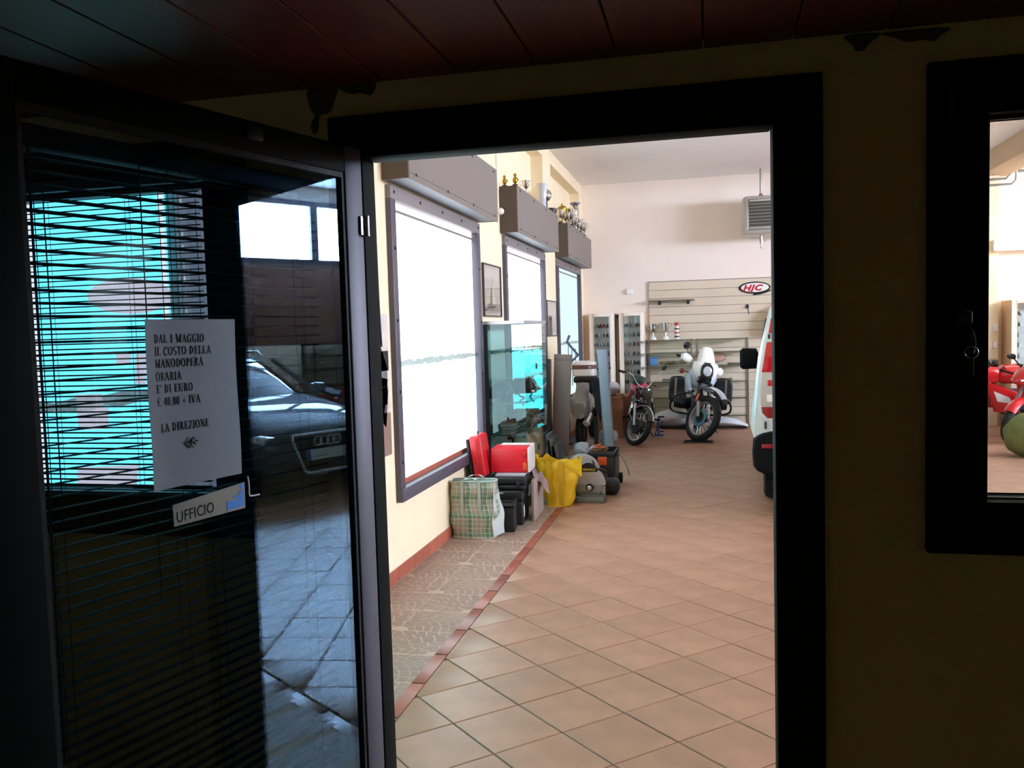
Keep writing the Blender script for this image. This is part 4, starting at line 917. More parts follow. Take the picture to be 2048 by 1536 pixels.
# ================================================================= scooter with top case, under hung clothes
mat('topcase_white', '#e9e2de', 0.3, coat=0.3); mat('topcase_band', '#6a4a44', 0.4); mat('seat_grey', '#8c8a88', 0.6, var=0.08); mat('jacket', '#16161a', 0.9, bump=0.3, bscale=25)
t = thing('scooter', 'grey scooter with a white top case parked behind the leaning board', 'scooter', (-1.62, 10.75, 0))
b = B(); b.quadstrip([ring((0.03, 0.25, z), (1, 0, 0), (0, 1, 0), a, c, 24, 4.5) for z, a, c in ((0.935, .15, .15), (0.95, .158, .16), (1.08, .155, .155), (1.12, .14, .14), (1.135, .11, .11))]); b.obj('top_case', 'topcase_white', t)
b = B(); b.quadstrip([ring((0.03, 0.25, z), (1, 0, 0), (0, 1, 0), .1595, .1615, 24, 4.5) for z in (1.03, 1.085)], cap=False); b.bm.normal_update(); bmesh.ops.solidify(b.bm, geom=b.bm.faces[:], thickness=0.003); b.obj('case_band', 'topcase_band', t)
text_mesh('25', 0.045, 'label_white', 'lettering', t, Matrix.Translation((0.10, 0.082, 1.04)) @ Matrix.Rotation(PI/2, 4, 'X'), offset=0.001)
B().box((-0.1, 0.1, 0.85), (0.18, 0.4, 0.93)).bevel(0.02).obj('rack', 'black', t)
b = B(); b.quadstrip([ring((0.02, 0.18-0.06*k, z), (1, 0, 0), (0, 1, 0.3), a, .05, 18) for k, (z, a) in enumerate(((0.90, .05), (0.84, .08), (0.74, .09), (0.62, .085), (0.5, .06), (0.42, .03)))]); b.obj('tail_panel', 'seat_grey', t)
b = B(); b.quadstrip([ring((0.0, yy, z), (1, 0, 0), (0, 0, 1), a, c, 18, 3) for yy, z, a, c in ((0.5, .55, .10, .12), (0.2, .58, .14, .16), (0.0, .55, .13, .15), (-0.12, .5, .08, .1))]); b.obj('body', 'seat_grey', t)
b = B(); b.torus((0, 0.05, 0.22), 0.17, 0.055, (1, 0, 0), 28, 8).obj('rear_tyre', 'rubber', t); B().lathe([(0.02, -.03), (0.12, -.03), (0.125, 0), (0.12, .03), (0.02, .03)], (0, 0.05, 0.22), (1, 0, 0), 20).obj('rim', 'dark_steel', t)
b = B(); b.torus((0, 1.15, 0.22), 0.17, 0.05, (1, 0, 0), 28, 8).obj('front_tyre', 'rubber', t)
B().tube([(0, 1.12, 0.25), (0, 1.0, 0.7), (0, 0.95, 0.98)], 0.025).tube([(-0.3, 0.93, 1.0), (0, 0.95, 0.98), (0.3, 0.93, 1.0)], 0.014).obj('steering', 'dark_steel', t)
b = B(); b.lathe([(0.03, 0), (0.05, 0.02), (0.058, 0.28), (0.045, 0.33), (0, 0.34)], (0.1, -0.2, 0.34), (0, 0.9, 0.25), 16).obj('silencer', 'chrome', t)
t = thing('hung_jacket', 'long dark jacket draped over the right flank of the scooter', 'jacket', (-1.44, 10.72, 0.42))
b = B(); b.sheet(lambda u, v: (0.02+0.10*v*(0.3+u)+0.05*math.sin(u*5), 0.05-0.12*u+0.03*math.sin(v*6), 0.45-0.5*v+0.05*(1-u)), 12, 16, 0.012); b.wobble(0.02, 8, 12).obj('cloth', 'jacket', t, ang=1.2)
tag(B().box((-0.025, -0.025, 0), (0.025, 0.025, 0.42)).box((-0.09, -0.02, 0), (0.09, 0.02, 0.03)).obj('display_stand', 'black', loc=(-1.41, 10.66, 0.0)), 'dark upright stand on a foot beside the scooter', 'stand')
# angled tube frame rising above the board
mat('frame_blue', '#5c6377', 0.4, metal=0.4)
t = thing('exercise_frame', 'blue grey angled tube frame rising against the far shop window', 'frame', (-1.84, 11.3, 0))
B().box((-0.05, -0.25, 0), (0.05, 0.45, 0.03)).obj('foot', 'frame_blue', t)
B().tube([(-0.04, 0.1, 0.03), (-0.05, 0.12, 1.05), (0.10, 0.15, 1.20), (-0.06, 0.2, 1.38), (-0.06, 0.4, 1.46)], 0.02, 8).obj('main_tube', 'frame_blue', t)
for k in range(3): B().cyl((-0.03+0.05*k, 0.12, 0.78), (-0.03+0.05*k, 0.12, 1.33-0.02*k), 0.006).obj('rod', 'frame_blue', t)
# ================================================================= cardboard boxes in the far left corner
mat('cardboard', '#8a5a3c', 0.85, var=0.08, scale=4, rnd=0.08); mat('cardboard_in', '#b58d66', 0.9)
def carton(loc, s, rz, label, flaps=True):
    t = thing('cardboard_box', label, 'box', loc, (0, 0, rz), group='cardboard boxes in the far corner')
    w_, d_, h_ = s; e = 0.006
    b = B(); b.box((-w_/2, -d_/2, 0), (w_/2, d_/2, e)).box((-w_/2, -d_/2, e), (w_/2, -d_/2+e, h_)).box((-w_/2, d_/2-e, e), (w_/2, d_/2, h_)).box((-w_/2, -d_/2+e, e), (-w_/2+e, d_/2-e, h_)).box((w_/2-e, -d_/2+e, e), (w_/2, d_/2-e, h_)); b.obj('walls', 'cardboard', t)
    for s_ in (-1, 1):
        B().hexa([(-w_/2, s_*d_/2, h_), (w_/2, s_*d_/2, h_), (w_/2, s_*(d_/2-e), h_+0.001), (-w_/2, s_*(d_/2-e), h_+0.001), (-w_/2, s_*d_*0.06, h_+0.03), (w_/2, s_*d_*0.06, h_+0.03), (w_/2, s_*d_*0.05, h_+0.024), (-w_/2, s_*d_*0.05, h_+0.024)]).obj('flap', 'cardboard', t)
    return t
carton((-1.36, 11.95, 0), (0.35, 0.40, 0.575), 0.03, 'tall brown cardboard box left behind the blue grey plank')
carton((-1.30, 12.42, 0), (0.36, 0.40, 0.555), -0.03, 'brown cardboard box standing behind the tall one in the corner')
tag(B().ball((0, 0, 0.07), (0.15, 0.16, 0.09), 16, 9).wobble(0.05, 9, 21).obj('plastic_wrap', 'plastic_bag', loc=(-1.36, 11.93, 0.63), ang=0.9), 'pale plastic wrapping heaped on the tall cardboard box', 'wrapping')
# ================================================================= motorcycles (x forward, y left, z up, rear axle at x=0)
mat('tank_blue', '#b9c6d6', 0.25, coat=0.5); mat('bike_white', '#f1efe8', 0.25, coat=0.4); mat('fender_grey', '#b8bcc2', 0.3, coat=0.3); mat('disc_teal', '#5f93a0', 0.3, metal=0.7)
mat('lens_dark', '#4b4340', 0.1, coat=0.8, metal=0.5); mat('lens', '#c9cdd2', 0.08, coat=0.8, metal=0.3); mat('bike_red', '#c8131c', 0.25, coat=0.6); mat('bike_red_dark', '#7d1a1e', 0.3, coat=0.5); mat('tank_pink', '#b02a48', 0.35, coat=0.4)
mat('green_dark', '#1d3a30', 0.5); mat('amber', '#e0531a', 0.3, coat=0.5); mat('bike_black', '#101114', 0.25, coat=0.5); mat('nacelle', '#4a4038', 0.2, metal=0.6); mat('seat_black', '#131315', 0.6, bump=0.1)
def steer_matrix(head, rake, ang):
    a = Vector((-math.sin(rake), 0, math.cos(rake)))
    return Matrix.Translation(head) @ Matrix.Rotation(ang, 4, a) @ Matrix.Translation(-Vector(head))
def wheel(root, name, c, R, w_, S=None, spokes=18, rimm='steel', cast=False, disc=0.0, discm='disc_teal', side=-1, tread=True):
    c = Vector(c)
    r0 = R-w_*0.95
    wh = B(m=S).lathe([(r0-0.012, -w_*.30), (r0+0.012, -w_*.38), (r0+0.016, -w_*.30), (r0+0.004, 0), (r0+0.016, w_*.30), (r0+0.012, w_*.38), (r0-0.012, w_*.30), (r0-0.018, 0)], c, (0, 1, 0), 40, close=True)
    bmesh.ops.remove_doubles(wh.bm, verts=wh.bm.verts, dist=1e-6); wh = wh.obj(name, rimm, root)
    prof = []
    for k in range(12):
        a = 2*PI*k/12; prof.append((R-w_*0.5+w_*0.5*math.cos(a), w_*0.5*math.sin(a)*1.02))
    b = B(m=S).lathe(prof, c, (0, 1, 0), 44, close=True)
    if tread:
        for k in range(44):
            a = 2*PI*(k+0.5*(k % 2))/44
            for yy in (-0.27, 0.0, 0.27):
                p = c+Vector((math.cos(a)*(R-0.004-abs(yy)*0.02), yy*w_, math.sin(a)*(R-0.004-abs(yy)*0.02))); q = c+Vector((math.cos(a)*(R+0.006-abs(yy)*0.05), yy*w_, math.sin(a)*(R+0.006-abs(yy)*0.05)))
                b.cyl(p, q, w_*0.11, w_*0.09, 4)
    bmesh.ops.remove_doubles(b.bm, verts=b.bm.verts, dist=1e-6); b.obj('tyre', 'rubber', wh)
    B(m=S).lathe([(0.012, -w_*.75), (0.045, -w_*.6), (0.05, -w_*.35), (0.03, 0), (0.05, w_*.35), (0.045, w_*.6), (0.012, w_*.75)], c, (0, 1, 0), 20).obj('hub', 'dark_steel', wh)
    b = B(m=S)
    if cast:
        for k in range(5):
            a = 2*PI*k/5; d = Vector((math.cos(a), 0, math.sin(a))); e = Vector((-math.sin(a), 0, math.cos(a)))
            for s in (-0.16, 0.16): b.tube([c+d*0.04, c+(d+e*s).normalized()*r0], 0.012, 6)
    else:
        for k in range(spokes*2):
            a = 2*PI*k/(spokes*2); s = 1 if k % 2 else -1; a2 = a+0.35*(1 if k % 4 < 2 else -1)
            b.tube([c+Vector((math.cos(a2)*0.045, s*w_*.4, math.sin(a2)*0.045)), c+Vector((math.cos(a)*r0, s*w_*.08, math.sin(a)*r0))], 0.0035, 4)
    b.obj('spokes', rimm if cast else 'chrome', wh)
    if disc:
        dy = side*w_*0.62
        b = B(m=S); b.lathe([(disc*0.62, dy-.003), (disc, dy-.003), (disc, dy+.003), (disc*.62, dy+.003)], c, (0, 1, 0), 32, close=True); bmesh.ops.remove_doubles(b.bm, verts=b.bm.verts, dist=1e-6)
        b.obj('brake_disc', discm, wh); B(m=S).lathe([(0.02, dy-.002), (disc*.64, dy-.002), (disc*.64, dy+.002), (0.02, dy+.002)], c, (0, 1, 0), 24).obj('disc_carrier', 'black', wh)
    return wh
def arch(b, c, R, a0, a1, hw, drop, n=16, th=0.004, taper=0.0):
    """mudguard: strip along an arc in the wheel plane with rolled edges"""
    c = Vector(c); n2 = 6
    def f(u, v):
        a = a0+(a1-a0)*u; s = (v-0.5)*2; ww = hw*(1-taper*abs(2*u-1)**2); r = R-drop*s*s
        return c+Vector((math.cos(a)*r, s*ww, math.sin(a)*r))
    b.sheet(f, n, n2, th); return b
def place_bike(name, label, cat, contact, yaw, lean_, scale, wb, group=None):
    R_ = Matrix.Rotation(yaw, 3, 'Z') @ Matrix.Rotation(lean_, 3, 'X')
    off = R_ @ Vector((wb, 0, 0))*scale
    return thing(name, label, cat, Vector(contact)-off, (lean_, 0, yaw), group, scale)
# ----------------------------------------------------------------- white enduro tourer with panniers
WB = 1.45
bk = place_bike('motorcycle', 'white enduro touring motorcycle with two black panniers facing the doorway', 'motorcycle', (-0.125, 11.42, 0.0), -PI/2+0.02, math.radians(-4), 0.9, WB)
S = steer_matrix((1.08, 0, 0.92), math.radians(28), math.radians(42))
wheel(bk, 'rear_wheel', (0, 0, 0.32), 0.32, 0.13)
wheel(bk, 'front_wheel', (WB, 0, 0.352), 0.352, 0.105, S, 20, 'steel', disc=0.135, side=-1)
for s in (-1, 1):
    f = B(m=S).tube([(1.45, s*.10, .35), (1.40, s*.10, .44), (1.33, s*.10, .57)], 0.03, 10).obj('fork_slider', 'steel', bk)
    B(m=S).tube([(1.335, s*.10, .56), (1.13, s*.10, .95)], 0.027, 10).obj('fork_gaiter', 'black', bk)
    B(m=S).box((1.30, s*.135-.012, .56), (1.335, s*.135+.012, .68)).bevel(0.004).obj('fork_reflector_and_glint', 'amber' if s < 0 else 'label_white', bk)  # amber one is a reflector; the white one paints a window glint
B(m=S).box((1.34, .07, .66), (1.38, .13, .73)).bevel(0.006).obj('fork_glint', 'label_white', bk)  # no label: painted glint of the bright windows on the fork
arch(B(m=S), (1.45, 0, .35), 0.50, math.radians(122), math.radians(50), 0.088, 0.035, taper=0.35).obj('front_mudguard', 'fender_grey', bk)
B(m=S).box((1.12, -.12, .86), (1.22, .12, .90)).bevel(0.01).box((1.05, -.12, .97), (1.13, .12, 1.0)).obj('fork_yoke', 'black', bk)
# cowl turned a little with the bars
S2 = steer_matrix((1.08, 0, 0.92), math.radians(28), math.radians(13))
rg = []
for z, hw, xf, dp, p in ((0.88, .06, 1.30, .05, 2.2), (0.93, .125, 1.33, .10, 2.2), (1.0, .175, 1.345, .15, 2.3), (1.07, .195, 1.335, .17, 2.4), (1.13, .19, 1.305, .16, 2.6), (1.165, .185, 1.285, .15, 2.8), (1.18, .135, 1.275, .13, 3.0), (1.26, .12, 1.225, .11, 3.0), (1.34, .10, 1.175, .09, 2.8), (1.395, .072, 1.14, .06, 2.5), (1.41, .04, 1.13, .03, 2.2)):
    rg.append(ring((xf-dp, 0, z), (1, 0, 0), (0, 1, 0), dp, hw, 26, p))
B(m=S2).quadstrip(rg).obj('cowl', 'bike_white', bk)
rg = [ring((1.335+dx, 0, 1.045), (0, 1, 0), (-.12, 0, 1), a, c, 24, 2.2) for dx, a, c in ((-.05, .10, .13), (-.005, .10, .125), (.016, .088, .11), (.014, .07, .09))]
B(m=S2).quadstrip(rg).obj('headlight_bezel', 'black_gloss', bk)
B(m=S2).quadstrip([ring((1.352+dx, 0, 1.055), (0, 1, 0), (-.12, 0, 1), a, c, 20) for dx, a, c in ((-.02, .068, .08), (.008, .064, .075), (.018, .03, .035))]).obj('headlight_lens', 'lens', bk)
B(m=S2).hexa([(1.25, -.12, .86), (1.25, .10, .86), (1.33, .08, .88), (1.33, -.10, .88), (1.28, -.12, .97), (1.28, .10, .97), (1.352, .08, .97), (1.352, -.10, .97)]).bevel(0.012).obj('cowl_chin', 'black_gloss', bk)
B(m=S2).box((1.288, -.05, 1.165), (1.300, .05, 1.18)).obj('badge', 'dark_steel', bk)
rg = []
for x, z, hw, hh in ((0.52, .90, .10, .08), (0.62, .93, .17, .12), (0.78, .96, .215, .15), (0.95, .97, .225, .17), (1.06, .96, .20, .16), (1.13, .95, .12, .11)): rg.append(ring((x, 0, z-.03), (0, 1, 0), (0, 0, 1), hw, hh, 22, 2.6))
B().quadstrip(rg).obj('tank', 'tank_blue', bk)
B().hexa([(.95, -.25, .66), (.95, -.15, .66), (1.15, -.14, .74), (1.15, -.19, .74), (.85, -.27, .95), (.85, -.19, .95), (1.10, -.16, 1.0), (1.10, -.22, 1.0)]).bevel(0.015).obj('side_fairing', 'tank_blue', bk)
rg = [ring((x, 0, z), (0, 1, 0), (0, 0, 1), hw, hh, 18, 3) for x, z, hw, hh in ((-.28, .90, .11, .04), (-.1, .88, .14, .06), (.25, .85, .15, .06), (.55, .87, .10, .06))]
B().quadstrip(rg).obj('seat', 'seat_black', bk)
B().box((.45, -.15, .35), (.95, .15, .62)).bevel(0.03).obj('engine', 'dark_steel', bk)
for s in (-1, 1):
    b = B(); b.lathe([(.07, 0), (.085, .04)]+[v for k in range(6) for v in ((.10, .06+k*.03), (.085, .072+k*.03))]+[(.09, .245), (.08, .27), (0, .28)], (.80, s*.13, .50), (0, s, .08), 18).obj('cylinder', 'black', bk)
    B().tube([(1.0, s*.10, .72), (1.0, s*.33, .66), (.98, s*.44, .56), (.92, s*.45, .42), (.85, s*.34, .36), (.8, s*.12, .34)], 0.016, 8, smooth=4).obj('crash_bar', 'black', bk)
    g = B(); g.quadstrip([ring((x, s*.362, .665), (0, 1, 0), (0, 0, 1), a, c, 24, 4.5) for x, a, c in ((-.30, .11, .16), (-.28, .14, .20), (.0, .15, .215), (.20, .145, .205), (.23, .12, .18))]); g = g.obj('pannier', 'case_black', bk)
    B().hexa([(.10, s*.40-.018, .475), (.235, s*.40-.018, .475), (.235, s*.40+.018, .475), (.10, s*.40+.018, .475), (.10, s*.40-.018, .862), (.235, s*.40-.018, .862), (.235, s*.40+.018, .862), (.10, s*.40+.018, .862)]).obj('pannier_strap', 'steel', g)
    B().tube([(.15, s*.30, .85), (.15, s*.31, .885), (.15, s*.39, .885), (.15, s*.40, .85)], 0.01, 6).obj('pannier_handle', 'black', g)
    B().tube([(.95, s*.10, .40), (.6, s*.17, .34), (.2, s*.19, .36), (-.2, s*.22, .44)], [.022, .022, .04, .045], 10).obj('exhaust', 'chrome', bk)
B().tube([(1.08, 0, .92), (.95, 0, .70), (.7, .0, .55), (.3, 0, .6), (0, 0.08, .32)], 0.03, 8).obj('frame', 'black', bk)
hb = B(m=S).tube([(.86, -.40, 1.12), (.90, -.25, 1.14), (1.0, -.10, 1.08), (1.0, .10, 1.08), (.90, .25, 1.14), (.86, .40, 1.12)], 0.012, 8, smooth=4).obj('handlebar', 'black', bk)
for s in (-1, 1):
    B(m=S).tube([(.85, s*.44, 1.12), (.885, s*.31, 1.13)], 0.019, 8).obj('grip', 'rubber', hb)
    B(m=S).quadstrip([ring((.955, s*yy, zz), (1, 0, 0), (0, 0, 1), a, c, 14, 3) for yy, zz, a, c in ((.22, 1.12, .03, .035), (.27, 1.125, .045, .055), (.36, 1.13, .05, .07), (.41, 1.13, .035, .045))]).obj('hand_guard', 'bike_white', hb)
    if s > 0: continue
    B(m=S).tube([(.91, s*.25, 1.15), (.90, s*.30, 1.22), (.90, s*.36, 1.30)], 0.006, 6).obj('mirror_stem', 'black', hb)
    B(m=S).lathe([(0, -.02), (.05, -.012), (.062, .0), (.06, .008), (0, .008)], (.90, s*.36, 1.31), (-.95, 0, .1), 20).obj('mirror', 'black_gloss', hb)
B().tube([(.55, .14, .36), (.52, .30, .03)], 0.012).box((.49, .28, .0), (.56, .36, .012)).obj('side_stand', 'dark_steel', bk)
B().box((-.35, -.09, .70), (-.18, .09, .80)).bevel(0.02).obj('tail_lamp', 'bike_red', bk)
B().lathe([(0, -.02), (.034, -.015), (.038, 0), (0, .02)], (.95, -.31, 1.02), (1, 0, 0), 14).tube([(.95, -.31, 1.02), (.97, -.15, 1.0)], .010, 6).obj('turn_lamp', 'bike_red_dark', bk)
tag(B().box((-.19, -.09, 0), (.19, -.06, .015)).box((-.19, .06, 0), (.19, .09, .015)).box((-.19, -.06, 0), (-.16, .06, .015)).box((.16, -.06, 0), (.19, .06, .015)).bevel(0.003).obj('wheel_chock', 'black', loc=(-0.13, 11.38, 0)), 'flat black wheel chock under the front wheel of the white motorcycle', 'chock')
# ----------------------------------------------------------------- old black motorcycle
WB2 = 1.24
ob_ = place_bike('motorcycle', 'old black motorcycle with round headlight and crimson tank next to the cardboard boxes', 'motorcycle', (-0.955, 11.03, 0.0), -PI/2+0.05, math.radians(-5), 0.88, WB2)
S = steer_matrix((0.92, 0, 0.78), math.radians(27), math.radians(40))
wheel(ob_, 'rear_wheel', (0, 0, .29), .29, .085)
fw = wheel(ob_, 'front_wheel', (WB2, 0, .29), .29, .082, S, 18, 'steel', tread=False)
B(m=S).lathe([(0.02, -.06), (.10, -.06), (.115, -.04), (.115, .04), (.10, .06), (.02, .06)], (WB2, 0, .29), (0, 1, 0), 24).obj('drum_brake', 'dark_steel', fw)
for s in (-1, 1): B(m=S).tube([(WB2, s*.085, .29), (1.16, s*.085, .44), (1.05, s*.08, .62)], [.02, .024, .02], 10).obj('fork_slider', 'steel', ob_); B(m=S).tube([(1.06, s*.08, .60), (.95, s*.08, .82)], .026, 10).obj('fork_tube', 'bike_black', ob_)
g = arch(B(m=S), (WB2, 0, .29), 0.335, math.radians(170), math.radians(28), 0.062, 0.045).obj('front_mudguard', 'bike_black', ob_)
arch(B(m=S), (WB2, 0, .29), 0.340, math.radians(168), math.radians(30), 0.012, 0.001).obj('mudguard_stripe', 'label_white', ob_)
b = B(m=S)
for a in (150, 60): b.tube([(WB2, -.07, .29), (WB2+.32*math.cos(math.radians(a)), -.062, .29+.30*math.sin(math.radians(a)))], .006, 6)
b.obj('mudguard_stay', 'steel', ob_)
B(m=S).lathe([(0, -.13), (.05, -.12), (.085, -.06), (.095, 0), (.095, .02), (.09, .03), (0, .03)], (1.12, 0, .80), (1, 0, -.08), 24).obj('headlight_shell', 'nacelle', ob_)
B(m=S).lathe([(.085, .0), (.086, .012), (.05, .03), (0, .036)], (1.148, 0, .798), (1, 0, -.08), 22).obj('headlight_lens', 'lens_dark', ob_)
B(m=S).box((.98, -.10, .83), (1.05, .10, .87)).box((1.02, -.10, .62), (1.09, .10, .67)).bevel(0.01).obj('fork_yoke', 'bike_black', ob_)
hb = B(m=S).tube([(.76, -.36, .98), (.86, -.22, 1.0), (.96, -.08, .88), (.96, .08, .88), (.86, .22, 1.0), (.76, .36, .98)], .011, 8, smooth=4).obj('handlebar', 'chrome', ob_)
for s in (-1, 1):
    B(m=S).tube([(.75, s*.38, .98), (.83, s*.27, .995)], .019, 8).obj('grip', 'rubber', hb)
    B(m=S).tube([(.88, s*.22, .99), (.90, s*.30, .975), (.86, s*.37, .96)], .006, 6).obj('lever', 'chrome', hb)
B(m=S).tube([(.88, .21, 1.0), (.86, .27, 1.12), (.84, .33, 1.24)], .006, 6).obj('mirror_stem', 'chrome', hb)
B(m=S).quadstrip([ring((.84+d, .345, 1.28), (0, .5, .6), (0, -.6, .5), a, c, 16) for d, a, c in ((-.012, .06, .03), (.0, .075, .04), (.012, .06, .03))]).obj('mirror', 'black_gloss', hb)
B().quadstrip([ring((x, 0, z), (0, 1, 0), (0, 0, 1), hw, hh, 20, 2.5) for x, z, hw, hh in ((.38, .78, .06, .05), (.46, .80, .12, .10), (.62, .81, .15, .12), (.78, .82, .13, .11), (.86, .82, .06, .06))]).obj('tank', 'tank_pink', ob_)
B().quadstrip([ring((x, -.03, z), (0, 1, 0), (0, 0, 1), hw, hh, 16, 2.4) for x, z, hw, hh in ((.52, .93, .09, .03), (.62, .96, .13, .06), (.78, .96, .12, .06), (.86, .93, .07, .03))]).wobble(.02, 14, 4).obj('tank_cover', 'green_dark', ob_)
B().quadstrip([ring((x, 0, z), (0, 1, 0), (0, 0, 1), hw, hh, 16, 3) for x, z, hw, hh in ((-.25, .76, .09, .04), (0, .75, .12, .05), (.36, .74, .11, .05))]).obj('seat', 'seat_black', ob_)
b = B(); b.box((.36, -.11, .28), (.70, .11, .50)).lathe([(.08, 0)]+[v for k in range(6) for v in ((.10, .02+k*.03), (.08, .035+k*.03))]+[(.06, .22), (0, .22)], (.60, 0, .48), (.25, 0, 1), 18).obj('engine', 'dark_steel', ob_)
B().tube([(.92, 0, .78), (.80, 0, .40), (.65, 0, .26), (.3, 0, .28), (0, .07, .29)], .022, 8).tube([(.92, 0, .78), (.4, 0, .70), (.0, 0, .68)], .02, 8).obj('frame', 'bike_red_dark', ob_)
B().tube([(.70, -.08, .60), (.78, -.12, .45), (.55, -.15, .26), (.0, -.17, .27), (-.3, -.17, .33)], [.018, .018, .018, .03, .035], 10, smooth=3).obj('exhaust', 'chrome', ob_)
arch(B(), (0, 0, .29), .34, math.radians(20), math.radians(200), .06, .03).obj('rear_mudguard', 'bike_black', ob_)
B().box((.30, .12, .30), (.34, .36, .33)).box((.30, -.36, .30), (.34, -.12, .33)).obj('footrest', 'rubber', ob_)
B().tube([(.35, .12, .26), (.33, .28, .02)], .011).box((.30, .26, 0), (.37, .33, .012)).obj('side_stand', 'dark_steel', ob_)
B().tube([(-.02, .20, .62), (.0, .24, .45), (.05, .24, .30)], .03, 8).obj('shock_absorber', 'chrome', ob_)
# blue stand behind it
mat('blue_tool', '#233a74', 0.4)
t = thing('floor_jack', 'blue floor stand with black handle between the two motorcycles', 'stand', (-0.69, 12.05, 0), scale=0.62)
B().box((-.1, -.1, 0), (.1, .1, .03)).tube([(0, 0, .03), (-.02, 0, .25), (.0, 0, .42)], .018).tube([(-.1, 0, .03), (0.08, 0, .34)], .012).obj('body', 'blue_tool', t); B().cyl((-.02, 0, .435), (.13, 0, .44), .018).cyl((-.02, 0, .10), (.11, 0, .10), .014).obj('handle', 'rubber', t)
# ----------------------------------------------------------------- red sports motorcycles
def sport_bike(label, contact, yaw, lean_, steer, scale, group=None, main='bike_red'):
    t = place_bike('motorcycle', label, 'motorcycle', contact, yaw, lean_, scale, 1.40, group)
    S = steer_matrix((1.0, 0, .88), math.radians(24), steer)
    wheel(t, 'rear_wheel', (0, 0, .31), .31, .16, cast=True, rimm='dark_steel', tread=False); wheel(t, 'front_wheel', (1.40, 0, .305), .305, .115, S, cast=True, rimm='dark_steel', disc=.15, discm='steel', side=1, tread=False)
    for s in (-1, 1): B(m=S).tube([(1.40, s*.1, .305), (1.24, s*.1, .60), (1.06, s*.1, .92)], .026, 10).obj('fork_leg', 'steel', t)
    arch(B(m=S), (1.40, 0, .305), .335, math.radians(150), math.radians(35), .075, .04).obj('front_mudguard', main, t)
    B().quadstrip([ring((x, 0, z), (0, 1, 0), (0, 0, 1), hw, hh, 22, 2.6) for x, z, hw, hh in ((.42, .80, .10, .07), (.55, .86, .17, .13), (.72, .89, .20, .15), (.90, .88, .17, .14), (1.0, .85, .08, .07))]).obj('tank', main, t)
    B().quadstrip([ring((x, 0, z), (0, 1, 0), (0, 0, 1), hw, hh, 22, 2.8) for x, z, hw, hh in ((1.0, .88, .16, .14), (1.15, .90, .18, .15), (1.30, .88, .14, .11), (1.40, .85, .07, .05), (1.43, .84, .02, .02))]).obj('nose_fairing', main, t)
    B().quadstrip([ring((x, 0, z), (0, 1, 0), (0, 0, 1), hw, hh, 18, 2.2) for x, z, hw, hh in ((1.0, 1.04, .12, .08), (1.12, 1.02, .12, .08), (1.27, .98, .06, .02))]).obj('windscreen', 'black_gloss', t)
    for s in (-1, 1):
        B().hexa([(.55, s*.13, .30), (1.05, s*.15, .34), (1.05, s*.20, .34), (.55, s*.18, .30), (.70, s*.15, .62), (1.18, s*.15, .80), (1.18, s*.20, .80), (.70, s*.20, .62)]).bevel(.012).obj('side_fairing', main, t)
        B().hexa([(.80, s*.201, .46), (1.02, s*.203, .50), (1.02, s*.206, .50), (.80, s*.205, .46), (.86, s*.201, .56), (1.08, s*.203, .66), (1.08, s*.206, .66), (.86, s*.205, .56)]).obj('fairing_vent', 'label_white', t)
        B().tube([(1.16, s*.16, 1.0), (1.14, s*.30, 1.10)], .01, 6).obj('mirror_stem', 'black', t); B().quadstrip([ring((1.14+d, s*.34, 1.12), (0, 1, 0), (0, 0, 1), a, c, 14, 2.6) for d, a, c in ((-.02, .05, .025), (0, .075, .04), (.04, .04, .02))]).obj('mirror', 'black_gloss', t)
        B(m=S).tube([(.98, s*.10, .97), (.92, s*.34, .96)], .016, 8).obj('grip', 'rubber', t)
        B().quadstrip([ring((1.36, s*.06, .86), (0, 1, 0), (.3, 0, 1), .035, .022, 12), ring((1.40, s*.06, .855), (0, 1, 0), (.3, 0, 1), .028, .016, 12)]).obj('headlight', 'lens', t)
    B().quadstrip([ring((x, 0, z), (0, 1, 0), (0, 0, 1), hw, hh, 18, 3) for x, z, hw, hh in ((-.10, .92, .06, .03), (.05, .88, .12, .05), (.30, .80, .14, .05), (.46, .79, .10, .05))]).obj('seat', 'seat_black', t)
    B().quadstrip([ring((x, 0, z), (0, 1, 0), (0, 0, 1), hw, hh, 18, 2.6) for x, z, hw, hh in ((-.32, .98, .03, .02), (-.2, .93, .09, .05), (.05, .82, .14, .06), (.40, .72, .14, .07))]).obj('tail_fairing', main, t)
    B().box((.50, -.14, .28), (.92, .14, .64)).bevel(.03).obj('engine', 'dark_steel', t)
    B().tube([(.6, -.16, .26), (.1, -.18, .30), (-.2, -.19, .46)], [.03, .05, .055], 12).obj('silencer', 'steel', t); B().tube([(.45, 0, .42), (0, .10, .31)], .035, 8).tube([(.45, 0, .42), (0, -.10, .31)], .035, 8).obj('swing_arm', 'steel', t)
    B().tube([(.45, .14, .30), (.44, .30, .02)], .012).obj('side_stand', 'dark_steel', t)
    return t
sport_bike('red sports motorcycle nearest in view through the right office window', (3.62, 11.35, 0), math.radians(-150), math.radians(-6), 0.35, 0.92)
sport_bike('red sports motorcycle parked behind the first, seen through the right office window', (3.42, 12.52, 0), math.radians(-178), math.radians(-6), 0.2, 0.9)
mat('moss', '#6b7440', 0.9, var=0.25, scale=10, bump=0.3, bscale=30)
t = thing('cloth_bundle', 'round olive green padded bundle on the floor in front of the red motorcycles', 'bundle', (3.45, 10.25, 0))
B().ball((0, 0, .24), (.24, .24, .24), 20, 12).wobble(.03, 6, 2).obj('padding', 'moss', t); B().tube([(.0, -.2, .42), (0, 0, .50), (0, .2, .42)], .01, 6, smooth=4).obj('tie', 'green_dark', t)
